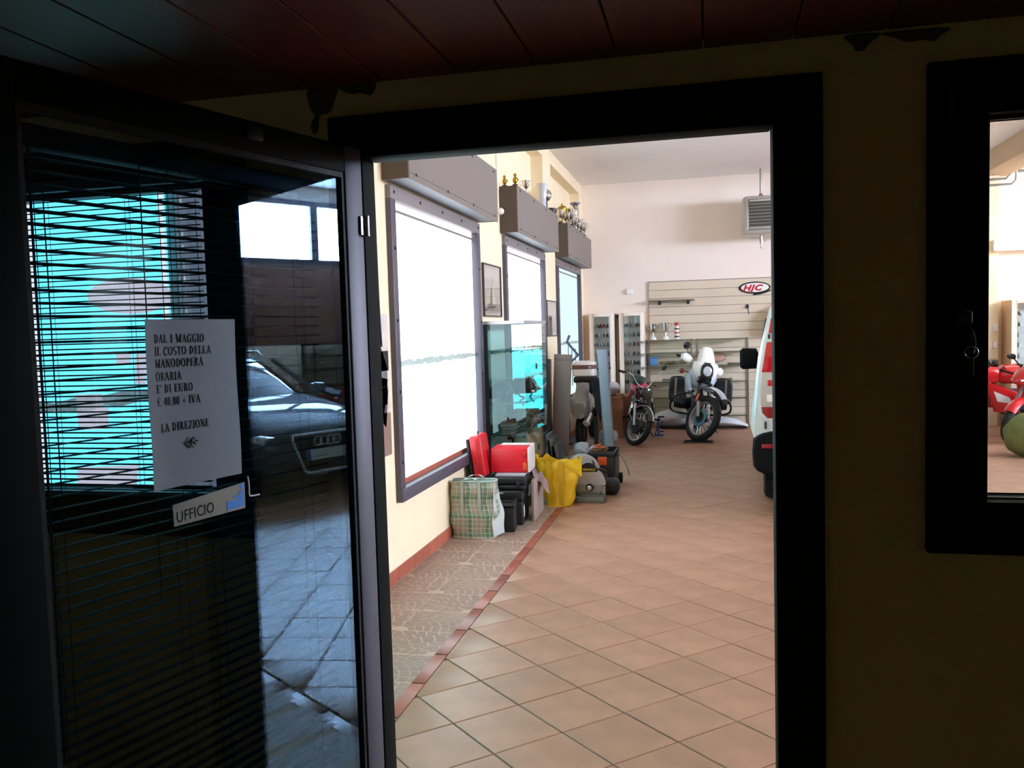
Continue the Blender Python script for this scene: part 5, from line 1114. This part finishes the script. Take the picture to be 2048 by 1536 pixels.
# ================================================================= slat wall and glass shelving on the far wall
mat('slat_board', '#dccbb5', 0.6, var=0.04, scale=2.5, rnd=0.03); mat('slat_trim', '#a99d98', 0.5)
sx0, sx1 = -0.888, 2.4
sw = thing('slat_wall', 'cream slatted display wall behind the white motorcycle', 'display wall', (sx0, YF, 0.02)); o = (sx0, YF, 0.02)
B(o).box((sx0+.001, YF-.010, 0.02), (sx1, YF, 2.262)).obj('backing', 'slat_trim', sw)
pm = B().box((0.004, -.022, .004), (sx1-sx0, -.0105, .128)).bevel(.003, 1).mesh('slat', 'slat_board')
for k in range(17): link_mesh('slat', pm, sw, (0, 0, k*.1318))
B(o).box((sx0-.006, YF-.024, 0.02), (sx0+.003, YF, 2.268)).box((sx0, YF-.024, 2.262), (sx1, YF, 2.27)).obj('edge_trim', 'slat_trim', sw)
# HJC sign
mat('sign_red', '#c4162a', 0.4); mat('sign_white', '#f3f0ee', 0.5)
t = thing('brand_sign', 'oval sign with red italic lettering inside a black ring, high on the slatted wall', 'sign', (0.72, YF-.03, 2.115))
def ell(a, c, n=40): return [(a*math.cos(2*PI*k/n), c*math.sin(2*PI*k/n)) for k in range(n)]
B().prism([(x, 0, z) for x, z in ell(.235, .092)], (0, .006, 0)).obj('ring', 'black', t, smooth=False); B().prism([(x+.006, -.003, z+.002) for x, z in ell(.205, .07)], (0, .003, 0)).obj('oval', 'sign_white', t, smooth=False)
text_mesh('HJC', .125, 'sign_red', 'lettering', t, Matrix.Translation((-.175, -.004, -.042)) @ Matrix.Rotation(PI/2, 4, 'X') @ Matrix.Diagonal((1.2, .95, 1, 1)), offset=.0065, shear=.32, space=1.12)
b = B(); n = 14
b.quadstrip([[(-.02+.26*k/n, 0, -.115+.06*(k/n)**2), (-.02+.26*k/n, .006, -.115+.06*(k/n)**2), (-.02+.26*k/n, .006, -.088+.055*(k/n)**2), (-.02+.26*k/n, 0, -.088+.055*(k/n)**2)] for k in range(n+1)]).obj('swoosh', 'black', t, smooth=False)
# brackets with a small high shelf, single hook
mat('shelf_wood', '#8a7266', 0.6)
t = thing('wall_shelf', 'narrow brown shelf on two brackets high on the slatted wall', 'shelf', (-.50, YF-.03, 1.955))
B().box((-.38, -.16, 0), (.32, 0, .018)).bevel(.003).obj('board', 'shelf_wood', t)
for x in (-.22, .22): B().box((x-.015, -.14, -.03), (x+.015, 0.004, -.001)).box((x-.02, -.008, -.055), (x+.02, .006, .012)).obj('bracket', 'dark_steel', t)
t = thing('wall_hook', 'single steel display hook on the slatted wall left of the van', 'hook', (.61, YF-.03, 1.83))
B().box((-.02, -.008, -.03), (.02, .006, .03)).tube([(0, -.008, .0), (0, -.10, -.02), (0.01, -.13, -.08), (.015, -.13, -.12)], .007, 6).obj('hook', 'dark_steel', t)
# glass shelving units
mat('unit_rail', '#6d6a5e', 0.4, metal=0.5); glass_mat('shelf_green', (0.80, 0.88, 0.82), refl=1.0, haze=0.12, hazecol=(0.5, 0.56, 0.5))
def shelving(x0, x1, label):
    t = thing('glass_shelving', label, 'shelving', (x0, YF-.03, 0)); d = .30
    for x in (0, x1-x0):
        for yy in (-d, -.006): B().cyl((x, yy, 0), (x, yy, 1.36), .008, n=8).obj('upright', 'unit_rail', t)
    for z in (1.345, 1.15, .945, .70, .45, .18):
        B().box((0, -d, z), (x1-x0, -.004, z+.010)).obj('shelf', 'shelf_green', t); B().box((0, -d-.006, z-.006), (x1-x0, -d+.002, z+.008)).obj('shelf_rail', 'unit_rail', t)
    return t
shelving(-.93, -.235, 'left glass shelving unit against the slatted wall'); shelving(-.145, .60, 'right glass shelving unit against the slatted wall')
# items on the shelves
YS = YF-.17
cup((-.82, YS, 1.357), .25, 'silver cup on a white marble block, left on the top glass shelf', 'chrome', 'white_paint', True, .30)
cup((-.625, YS, 1.357), .26, 'silver cup with black collar, right of the other cup on the top glass shelf', 'chrome', 'white_paint', True, .28)
mat('can_pale', '#ecd6cf', 0.35); mat('can_red', '#b8283c', 0.35)
t = thing('spray_can', 'pale spray can with a red cap on the top glass shelf', 'can', (-.455, YS, 1.357))
B().cyl((0, 0, 0), (0, 0, .21), .036, n=18).obj('can', 'can_pale', t); B().cyl((0, 0, .212), (0, 0, .262), .032, n=18).obj('cap', 'can_red', t)
for z in (.03, .09, .15): B().lathe([(.0365, z), (.0365, z+.022)], n=18).obj('print_band', 'can_red' if z == .09 else 'bag_dark', t)
mat('blue_tub', '#4f86b8', 0.4)
t = thing('blue_tub', 'small blue tub on the second glass shelf', 'tub', (-.82, YS, .956)); B().box((-.055, -.05, 0), (.055, .05, .11)).bevel(.01).obj('tub', 'blue_tub', t); B().box((-.075, -.06, .112), (.075, .06, .135)).bevel(.006).obj('lid', 'blue_tub', t)
mat('olive', '#6e6448', 0.8, var=.3, scale=20); mat('pinkish', '#b48a7c', 0.8, var=.25, scale=14)
rng = random.Random(21)
for k in range(7): tag(B().ball((0, 0, .025), (.05, .045, .028), 12, 6).wobble(.012, 20, k).obj('small_part', 'olive', loc=(-.68+.055*k, YS+rng.uniform(-.04, .04), .968)), ('first', 'second', 'third', 'fourth', 'fifth', 'sixth', 'seventh')[k]+' drab spare part from the left on the second glass shelf', 'spare part', 'spare parts on the second shelf')
tag(B().ball((0, 0, .07), (.17, .08, .075), 16, 8).wobble(.035, 12, 3).obj('packed_bag', 'pinkish', loc=(.10, YS, .985)), 'pinkish packed bag on the shelf right of the white cowl', 'bag')
tag(B().box((-.10, -.05, 0), (.10, .05, .022)).bevel(.006).obj('flat_part', 'olive', loc=(.40, YS, .956)), 'flat drab part on the second shelf of the right unit', 'spare part')
for x, z, lab in ((-.62, .711, 'leftmost'), (-.38, .711, 'second'), (.30, .711, 'rightmost')): tag(B().box((-.07, -.05, 0), (.07, .05, .024)).bevel(.008).wobble(.006, 14, int(x*10)).obj('flat_part', 'olive', loc=(x, YS, z+.004)), lab+' of the flat drab parts on the third glass shelf', 'spare part')
# white fairings on the floor
mat('panel_white', '#cdd0d4', 0.3, coat=0.4)
def fairing(loc, L, h, label, sgn):
    t = thing('body_panel', label, 'fairing', loc)
    b = B(); b.sheet(lambda u, v: (L*u, -.10-.16*math.sin(PI*min(1, v*.9))*(0.4+.6*math.sin(PI*(.15+.7*u))), .012+h*v*(1-.55*(abs(u-.45 if sgn > 0 else u-.3)*1.6)**2)), 16, 8, .006); b.obj('shell', 'panel_white', t)
    b = B(); b.sheet(lambda u, v: (L*(.04+.92*u), -.12-.10*v, .012+.006*v), 10, 2, .004); b.obj('lip', 'black', t)
fairing((-.80, 13.08, 0), .57, .28, 'large white body panel standing on the floor between the motorcycles', 1)
fairing((.02, 13.02, 0), .56, .17, 'white curved body panel lying on the floor right of the white motorcycle', -1)
tag(B().box((-.3, -.05, 0), (.3, .05, .05)).bevel(.01).obj('floor_batten', 'black', loc=(-.42, 12.93, 0)), 'dark batten lying in front of the large white body panel', 'batten')
tag(B().ball((0, 0, .03), (.07, .05, .035), 12, 6).wobble(.02, 18, 6).obj('rag_ball', 'pinkish', loc=(.50, 12.95, 0)), 'crumpled reddish rag on the floor by the right shelving foot', 'rag')
mat('backpack_yellow', '#c79b4a', 0.8, var=.25, scale=8)
t = thing('hanging_bag', 'ochre and black bag hanging on the slatted wall behind the van', 'bag', (1.0, YF-.03, 1.42)); B().ball((0, -.12, .18), (.13, .10, .22), 16, 10).wobble(.02, 8, 3).obj('body', 'backpack_yellow', t); B().ball((-.03, -.19, .08), (.1, .05, .09), 12, 8).obj('pocket', 'black', t); B().tube([(0, -.05, .36), (0, -.03, .46)], .01).obj('strap', 'black', t)
# ================================================================= white glazed cabinets full of scale models
mat('cab_white', '#ecdccb', 0.5, var=.02); mat('cab_back', '#f4f8fa', 0.6); mat('cab_side', '#d9b48d', 0.6); mat('mdl_a', '#94383a', 0.4, rnd=.4); mat('mdl_b', '#3c4656', 0.4, rnd=.4); mat('mdl_c', '#a4aeb2', 0.4, rnd=.3); mat('mdl_d', '#4a6650', 0.4, rnd=.4)
glass_mat('cab_glass', (0.98, 0.99, 0.995), refl=0.45); glass_mat('cab_shelf', (0.97, 0.985, 0.985), refl=0.6, haze=0.06, hazecol=(.8, .85, .87))
def model_meshes():
    out = []
    for m in ('mdl_a', 'mdl_b', 'mdl_c', 'mdl_d'):
        b = B(); b.torus((-.022, 0, .016), .012, .004, (0, 1, 0), 12, 6).torus((.024, 0, .016), .012, .004, (0, 1, 0), 12, 6)
        b.quadstrip([ring((x, 0, z), (0, 1, 0), (0, 0, 1), .009, h, 8) for x, z, h in ((-.03, .034, .004), (-.01, .034, .007), (.008, .038, .010), (.018, .04, .005))]).box((-.012, -.007, .012), (.01, .007, .03)).tube([(.024, 0, .016), (.012, 0, .05)], .003, 5).tube([(.012, -.014, .052), (.012, .014, .052)], .002, 5)
        out.append(b.mesh('model_motorcycle', m))
    return out
MM = model_meshes(); ORD = ('first', 'second', 'third', 'fourth', 'fifth', 'sixth', 'seventh', 'eighth', 'ninth')
def model_cabinet(x0, w_, label, side, depth=.21, ns=9, per=6):
    y0 = YF-depth
    t = thing('model_cabinet', label, 'cabinet', (x0, YF-depth-.002, 0)); H = 1.79; st = .075; zb = .35
    B().box((0, .02, 0), (w_, depth, .30)).obj('base', 'cab_white', t)
    B().box((0, .0, .30), (.018, depth, H)).obj('side_panel', 'cab_side', t); B().box((w_-.018, .0, .30), (w_, depth, H)).obj('side_panel', 'cab_side', t)
    B().box((.018, 0.02, H-.018), (w_-.018, depth, H)).obj('top', 'cab_white', t); B().box((.018, depth-.012, .30), (w_-.018, depth-.002, H-.018)).obj('back', 'cab_back', t)
    b = B(); b.box((0, -.02, .30), (st, -.001, H)).box((w_-st, -.02, .30), (w_, -.001, H)).box((st, -.02, H-.05), (w_-st, -.001, H)).box((st, -.02, .30), (w_-st, -.001, zb)); b.bevel(.003, 1); d = b.obj('door_frame', 'cab_white', t)
    B().box((st, -.012, zb), (w_-st, -.008, H-.05)).obj('door_pane', 'cab_glass', d)
    for k in range(ns):
        z = zb+.025+k*.148
        B().box((.019, .03, z-.006), (w_-.019, depth-.014, z)).obj('shelf', 'cab_shelf', t)
        for q in range(per):
            r = random.Random(k*17+q+int(x0*100))
            mi = r.randrange(4); r0 = ('dark red', 'blue black', 'grey', 'green')[mi]; m_ = bpy.data.objects.new('model_motorcycle', MM[mi]); COL.objects.link(m_)
            m_.location = (x0+.035+(w_-.07)*(q+.5)/per+r.uniform(-.006, .006), YF-depth+.075+r.uniform(-.015, .03), z+.0015); m_.rotation_euler = (0, 0, r.uniform(-2.2, -.9)); s = r.uniform(1.25, 1.5); m_.scale = (s, s, s)
            tag(m_, '%s scale model, %s from left, %s shelf up, %s' % (r0, ORD[q], ORD[k], side), 'model', 'scale models in the '+side)
    return t
model_cabinet(-1.815, .40, 'left of two white glazed cabinets of scale models in the far corner', 'left far cabinet'); model_cabinet(-1.345, .405, 'right of two white glazed cabinets of scale models beside the slatted wall', 'right far cabinet')
B().box((0, 0, 0), (.06, .02, .10)).bevel(.004)
mat('gap_grey', '#9a8a80', 0.7)
tag(B().box((-.027, 0, 0), (.027, .05, 1.77)).bevel(.002).obj('filler_strip', 'gap_grey', loc=(-1.38, YF-.12, 0)), 'grey upright strip in the gap between the two model cabinets', 'strip')
tag(B().box((-.02, -.01, -.03), (.02, .01, .03)).bevel(.004).obj('lock_plate', 'dark_steel', loc=(-1.38, YF-.132, 1.74)), 'dark plate on the strip between the model cabinets', 'plate')
model_cabinet(4.15, 1.0, 'cream glazed cabinet of scale models seen through the right office window', 'right window cabinet', .40, 9, 6)
# ================================================================= wall bits: heater, alarm box, lamp, switches, conduits
mat('heater_grey', '#c2bcb4', 0.4, metal=.3); mat('heater_dark', '#4a463c', 0.6)
t = thing('unit_heater', 'grey hanging unit heater with louvred front high on the far wall', 'heater', (1.08, 12.75, 2.86))
hw, hd, hh = .55, .45, .56
B().box((-hw, 0, 0), (hw, hd, hh)).bevel(.06, 4).obj('casing', 'heater_grey', t)
B().box((-hw+.09, -.004, .10), (hw-.09, .03, hh-.09)).obj('grille', 'heater_dark', t)
lm = B().hexa([(-hw+.09, -.035, 0), (hw-.09, -.035, 0), (hw-.09, -.005, .010), (-hw+.09, -.005, .010), (-hw+.09, -.034, .004), (hw-.09, -.034, .004), (hw-.09, -.004, .014), (-hw+.09, -.004, .014)]).mesh('louvre', 'heater_grey')
for k in range(8): link_mesh('louvre', lm, t, (0, 0, .10+k*.047))
b = B(); b.box((-hw+.05, -.03, .06), (-hw+.09, .0, hh-.05)).box((-hw+.09, -.03, hh-.09), (hw-.05, .0, hh-.05)).box((-hw+.09, -.03, .06), (hw-.05, .0, .10)); b.bevel(.006).obj('front_rim', 'heater_grey', t)
B().tube([(-.28, .2, hh), (-.28, .2, hh+.10), (-.28, .2, ZC-2.86-.01)], .016).lathe([(.03, 0), (.035, .02), (.02, .05)], (-.28, .2, hh), (0, 0, 1), 12).obj('supply_pipe', 'steel', t)
B().tube([(-.28, .2, 0), (-.28, .2, -.12)], .022).tube([(-.28, .2, -.12), (-.28, .2, -.17)], .01).ball((-.28, .2, -.18), .012, 8, 6).ball((-.22, .18, -.08), .012, 8, 6).obj('drain_valve', 'steel', t)
B().box((-.3, hd, .1), (-.26, YF-12.76, .14)).box((.26, hd, .1), (.3, YF-12.76, .14)).obj('wall_bracket', 'steel', t)
tag(B().box((-.05, -.04, -.045), (.05, 0, .045)).bevel(.012, 3).obj('alarm_sensor', 'white_paint', loc=(-1.185, YF-.001, 2.13)), 'small white sensor box on the bare far wall above the cabinets', 'sensor')
t = thing('tube_lamp', 'glowing fluorescent tube lamp mounted on the far wall seen through the right window', 'lamp', (3.90, YF-.38, 2.56))
B().box((.06, .06, -.07), (1.5, .18, .09)).bevel(.01).obj('housing', 'white_paint', t); B().quadstrip([ring((x, .0, 0), (0, 1, 0), (0, 0, 1), .05, .075, 14, 3) for x in (.05, 1.5)]).obj('diffuser', 'tube_light', t)
for z, lab in ((1.40, 'upper'), (1.16, 'lower')): tag(B().box((-.035, -.02, -.05), (.035, 0, .05)).bevel(.005).obj('light_switch', 'white_paint', loc=(4.02, YF-.162, z)), lab+' white light switch on the pilaster beside the cream cabinet', 'switch')
for k, z in enumerate((3.42, 3.50)):
    tag(B().tube([(3.5, 0, z), (4.20-k*.07, 0, z), (4.26-k*.07, 0, z+.05), (4.27-k*.07, 0, z+.30-k*.06)], .016, 8).obj('conduit_pipe', 'steel', loc=(0, YF-.20, 0)), ('lower' if k == 0 else 'upper')+' steel conduit bending upward near the ceiling beam', 'pipe')
tag(B().tube([(4.30, 0, 3.62), (6.0, 0, 3.62)], .02, 8).obj('conduit_pipe', 'steel', loc=(0, YF-.06, 0)), 'straight steel conduit along the top of the far wall right of the bend', 'pipe')
# ================================================================= van standing at the right of the doorway
mat('van_white', '#cfdbdd', 0.25, coat=0.6); mat('van_black', '#07080a', 0.75, spec=0.15); mat('lamp_red', '#c00d20', 0.2, coat=0.7); mat('lamp_clear', '#b9b4b2', 0.15, coat=0.8); mat('lamp_deep', '#8c0a18', 0.2, coat=0.7); mat('car_glass', '#1a2226', 0.08, coat=0.5)
VX, VY = 1.19, 7.0
van = thing('van', 'white van seen from its rear corner, half hidden by the door frame', 'van', (VX, VY, 0), (0, 0, -0.062))
PROF = [(.46, .80), (.55, .835), (.70, .853), (.85, .845), (1.0, .825), (1.28, .792), (1.58, .722), (1.68, .695), (1.76, .62), (1.80, .45)]
def vring(y, zc, k=1.0, dy=0.0, zlo=.46):
    pts = [(hw*k, z) for z, hw in PROF if zlo <= z < zc]
    hwc = next((hw for z, hw in PROF if z >= zc), .45)*k
    pts.append((hwc*.93, zc)); 
    while len(pts) < len(PROF): pts.insert(-1, ((pts[-2][0]+pts[-1][0])/2, (pts[-2][1]+pts[-1][1])/2))
    P = [Vector((x, y+dy*max(0, z-1.0), z)) for x, z in pts]
    return P+[Vector((-p.x, p.y, p.z)) for p in reversed(P)]
B().quadstrip([vring(0.0, 1.80, .965, .06), vring(.05, 1.81, 1.0, .06), vring(.5, 1.82, 1.0), vring(2.55, 1.81, 1.0), vring(2.75, 1.76, .99), vring(3.25, 1.10, .985), vring(3.9, .93, .95), vring(4.02, .80, .90)]).obj('body', 'van_white', van)
b = B(); b.quadstrip([ring((0, y, .50), (1, 0, 0), (0, 0, 1), hw, hh, 28, 5) for y, hw, hh in ((.30, .835, .19), (.02, .845, .20), (-.06, .83, .195), (-.075, .80, .175))]).obj('rear_bumper', 'van_black', van)
b = B(); b.quadstrip([ring((0, y, .50), (1, 0, 0), (0, 0, 1), hw, hh, 28, 5) for y, hw, hh in ((3.75, .84, .15), (4.0, .83, .16), (4.08, .76, .14))]).obj('front_bumper', 'van_black', van)
def rearpoly(name, pts, m, th=.02, y=-.012, par=None):
    for s in (-1, 1): B().prism([(s*(VX-x), y+.06*max(0, z-1.0), z) for x, z in pts], (0, th+.03, 0)).bevel(.006).obj(name, m, par or van)
rearpoly('tail_lamp', [(.468, 1.405), (.425, 1.16), (.60, 1.16), (.60, 1.405)], 'lamp_red')
rearpoly('reversing_lamp', [(.428, 1.155), (.412, 1.0), (.418, .885), (.60, .885), (.60, 1.155)], 'lamp_clear')
rearpoly('lamp_bulb', [(.47, 1.10), (.47, 1.05), (.51, 1.05), (.51, 1.10)], 'lamp_red', .004, -.016); rearpoly('lamp_bulb', [(.465, .98), (.465, .92), (.52, .92), (.52, .98)], 'white_paint', .004, -.016)
rearpoly('brake_lamp', [(.418, .88), (.428, .83), (.47, .786), (.60, .786), (.60, .88)], 'lamp_deep')
rearpoly('upper_lamp', [(.502, 1.60), (.482, 1.475), (.60, 1.475), (.60, 1.60)], 'lamp_red')
rearpoly('lamp_surround', [(.512, 1.63), (.448, 1.40), (.402, 1.16), (.388, 1.0), (.392, .86), (.43, .765), (.62, .765), (.62, 1.63)], 'van_white', .004, -.006)
rearpoly('bumper_reflector', [(.42, .585), (.42, .55), (.62, .55), (.62, .585)], 'lamp_deep', .01, -.086)
rearpoly('door_hinge', [(.445, .76), (.445, .70), (.462, .70), (.462, .76)], 'dark_steel', .02, -.03); rearpoly('door_hinge', [(.478, 1.47), (.478, 1.43), (.494, 1.43), (.494, 1.47)], 'dark_steel', .02, -.03)
B().box((-.50, -.012, .74), (.50, .02, 1.15)).bevel(.01).obj('tailgate_panel', 'van_white', van); B().box((-.52, .0, 1.20), (.52, .06, 1.62)).bevel(.02).obj('rear_window', 'car_glass', van)
for s in (-1, 1):
    for y, nm in ((.72, 'rear_wheel'), (3.25, 'front_wheel')):
        b = B(); b.lathe([(.17, -.09), (.25, -.092), (.285, -.075), (.292, 0), (.285, .075), (.25, .092), (.17, .09)], (s*.665, y, .292), (1, 0, 0), 32).obj(nm, 'rubber', van)
        B().lathe([(0, -.01), (.10, .0), (.165, .02), (.17, .0)], (s*.74, y, .292), (s, 0, 0), 24).obj('wheel_trim', 'steel', van)
    B().quadstrip([ring((s*.72+s*dx, 2.32, 1.185), (0, 1, 0), (0, 0, 1), a, c, 18, 3.2) for dx, a, c in ((.08, .04, .06), (.10, .09, .11), (.24, .09, .115), (.27, .06, .09))]).bevel(.001).obj('door_mirror', 'van_black', van)
    B().hexa([(s*.80, .55, 1.15), (s*.80, 2.4, 1.15), (s*.81, 2.4, 1.15), (s*.81, .55, 1.15), (s*.715, .60, 1.60), (s*.715, 2.2, 1.60), (s*.73, 2.2, 1.60), (s*.73, .60, 1.60)]).obj('side_window', 'car_glass', van)
B().hexa([(-.68, 2.83, 1.68), (.68, 2.83, 1.68), (.74, 3.2, 1.18), (-.74, 3.2, 1.18), (-.66, 2.86, 1.70), (.66, 2.86, 1.70), (.72, 3.24, 1.20), (-.72, 3.24, 1.20)]).obj('windscreen', 'car_glass', van)
# ================================================================= estate car seen only as a reflection in the door glass
mat('car_paint', '#43474d', 0.6, metal=0.0, coat=0.6, spec=0.1); mat('grille_chrome', '#d8dade', 0.35, metal=0.4); mat('car_dark', '#0f1114', 0.4); mat('plate_white', '#c9c9c4', 0.5); mat('plate_euro', '#2447a0', 0.5)
CN = Vector((5.0, 4.95, 0)); CA = math.radians(174)
car = thing('estate_car', 'grey estate car with a big framed grille reflected in the open door glass', 'car', CN, (0, 0, CA), scale=0.96)
st = ((0.0, .60, .24, .60), (-.05, .74, .20, .66), (-.2, .82, .18, .72), (-.5, .865, .18, .85), (-.95, .88, .18, .93), (-1.35, .885, .19, .985), (-2.2, .885, .19, .965), (-3.3, .885, .2, .98), (-4.2, .86, .25, .98), (-4.55, .80, .3, .94), (-4.62, .70, .36, .84))
B().quadstrip([ring((x, 0, (a+c)/2), (0, 1, 0), (0, 0, 1), hw, (c-a)/2, 32, 4.2) for x, hw, a, c in st]).obj('body', 'car_paint', car)
def plan(x0, x1, hw, z, n=28): return ring(((x0+x1)/2, 0, z), (1, 0, 0), (0, 1, 0), (x0-x1)/2, hw, n, 4.5)
B().quadstrip([plan(-1.12, -4.50, .80, .92), plan(-1.45, -4.42, .74, 1.12), plan(-1.85, -4.32, .645, 1.34), plan(-2.0, -4.25, .58, 1.385)]).obj('glasshouse', 'car_glass', car)
B().quadstrip([plan(-1.84, -4.33, .65, 1.345), plan(-1.95, -4.30, .63, 1.39), plan(-2.15, -4.15, .52, 1.425), plan(-2.6, -3.8, .3, 1.432)]).obj('roof', 'car_paint', car)
for s in (-1, 1):
    B().tube([(-1.17, s*.775, .93), (-1.5, s*.715, 1.13), (-1.9, s*.635, 1.36)], .032, 8).obj('windscreen_pillar', 'car_paint', car)
    B().tube([(-2.75, s*.80, .95), (-2.78, s*.72, 1.15), (-2.8, s*.63, 1.37)], .04, 8).obj('door_pillar', 'car_dark', car)
    B().tube([(-2.0, s*.55, 1.40), (-2.1, s*.56, 1.455), (-3.9, s*.56, 1.46), (-4.1, s*.55, 1.40)], .016, 8).obj('roof_rail', 'steel', car)
    for x, nm in ((-.88, 'front_wheel'), (-3.55, 'rear_wheel')):
        B().lathe([(.20, -.11), (.30, -.112), (.325, -.09), (.33, 0), (.325, .09), (.30, .112), (.20, .11)], (x, s*.80, .325), (0, 1, 0), 32).obj(nm, 'rubber', car)
        B().lathe([(0, 0), (.06, .02), (.19, .03), (.205, .0)], (x, s*.885, .325), (0, s, 0), 24).obj('wheel_rim', 'steel', car)
    B().quadstrip([ring((x, s*y, z), (0, 1, 0), (0, 0, 1), a, c, 18, 3.4) for x, y, z, a, c in ((-.42, .70, .60, .10, .07), (-.15, .62, .575, .15, .085), (-.045, .58, .56, .13, .075))]).obj('headlight', 'lens', car)
    B().quadstrip([ring((-1.5+x, s*.97, 1.0), (0, 1, 0), (0, 0, 1), a, c, 14, 3) for x, a, c in ((0, .09, .06), (.08, .10, .07), (.13, .07, .05))]).obj('door_mirror', 'car_paint', car)
    B().box((-.03, s*.40-.12, .25), (.012, s*.40+.12, .36)).bevel(.01).obj('intake', 'car_dark', car)
gp = [(.40, .635), (-.40, .635), (-.42, .60), (-.28, .26), (-.25, .24), (.25, .24), (.28, .26), (.42, .60)]
b = B(); b.prism([(.005, y, z) for y, z in gp], (.012, 0, 0)).obj('grille', 'car_dark', car, smooth=False)
B().tube([(.022, y, z) for y, z in gp+[gp[0]]], .016, 6).obj('grille_frame', 'grille_chrome', car)
b = B()
for k in range(9): z = .285+.038*k; hwk = .26+.15*(z-.25)/.35; b.box((.017, -hwk, z), (.022, hwk, z+.006))
b.obj('grille_bar', 'dark_steel', car)
for k in range(4): B().torus((.03, -.12+.08*k, .555), .047, .008, (1, 0, 0), 24, 6).obj('badge_ring', 'grille_chrome', car)
B().box((.02, -.26, .365), (.034, .26, .475)).bevel(.003).obj('number_plate', 'plate_white', car)
for s in (-1, 1): B().box((.0345, s*.238-.02, .367), (.0352, s*.238+.02, .473)).obj('plate_band', 'plate_euro', car)
B((VX, VY, 0), None).box((VX-.74, VY+.1, .26), (VX+.74, VY+3.9, .47)).obj('underbody', 'van_black', van)
# metal rack and red motorcycle behind it, by the right wall
t = thing('metal_rack', 'black open metal rack by the right wall, reflected in the door glass', 'rack', (9.12, 7.0, 0))
for yy in (0, .95):
    for xx in (-.35, 0): B().box((xx-.015, yy-.015, 0), (xx+.015, yy+.015, 1.46)).obj('upright', 'black', t)
for z in (.5, .8, 1.05, 1.25, 1.43): B().box((-.365, -.015, z), (.015, .965, z+.025)).obj('rack_shelf', 'black', t)
sport_bike('red sports motorcycle by the right wall, seen only reflected in the door glass', (7.25, 7.5, 0), math.radians(150), math.radians(-5), 0.25, 0.92, main='bike_red_dark')
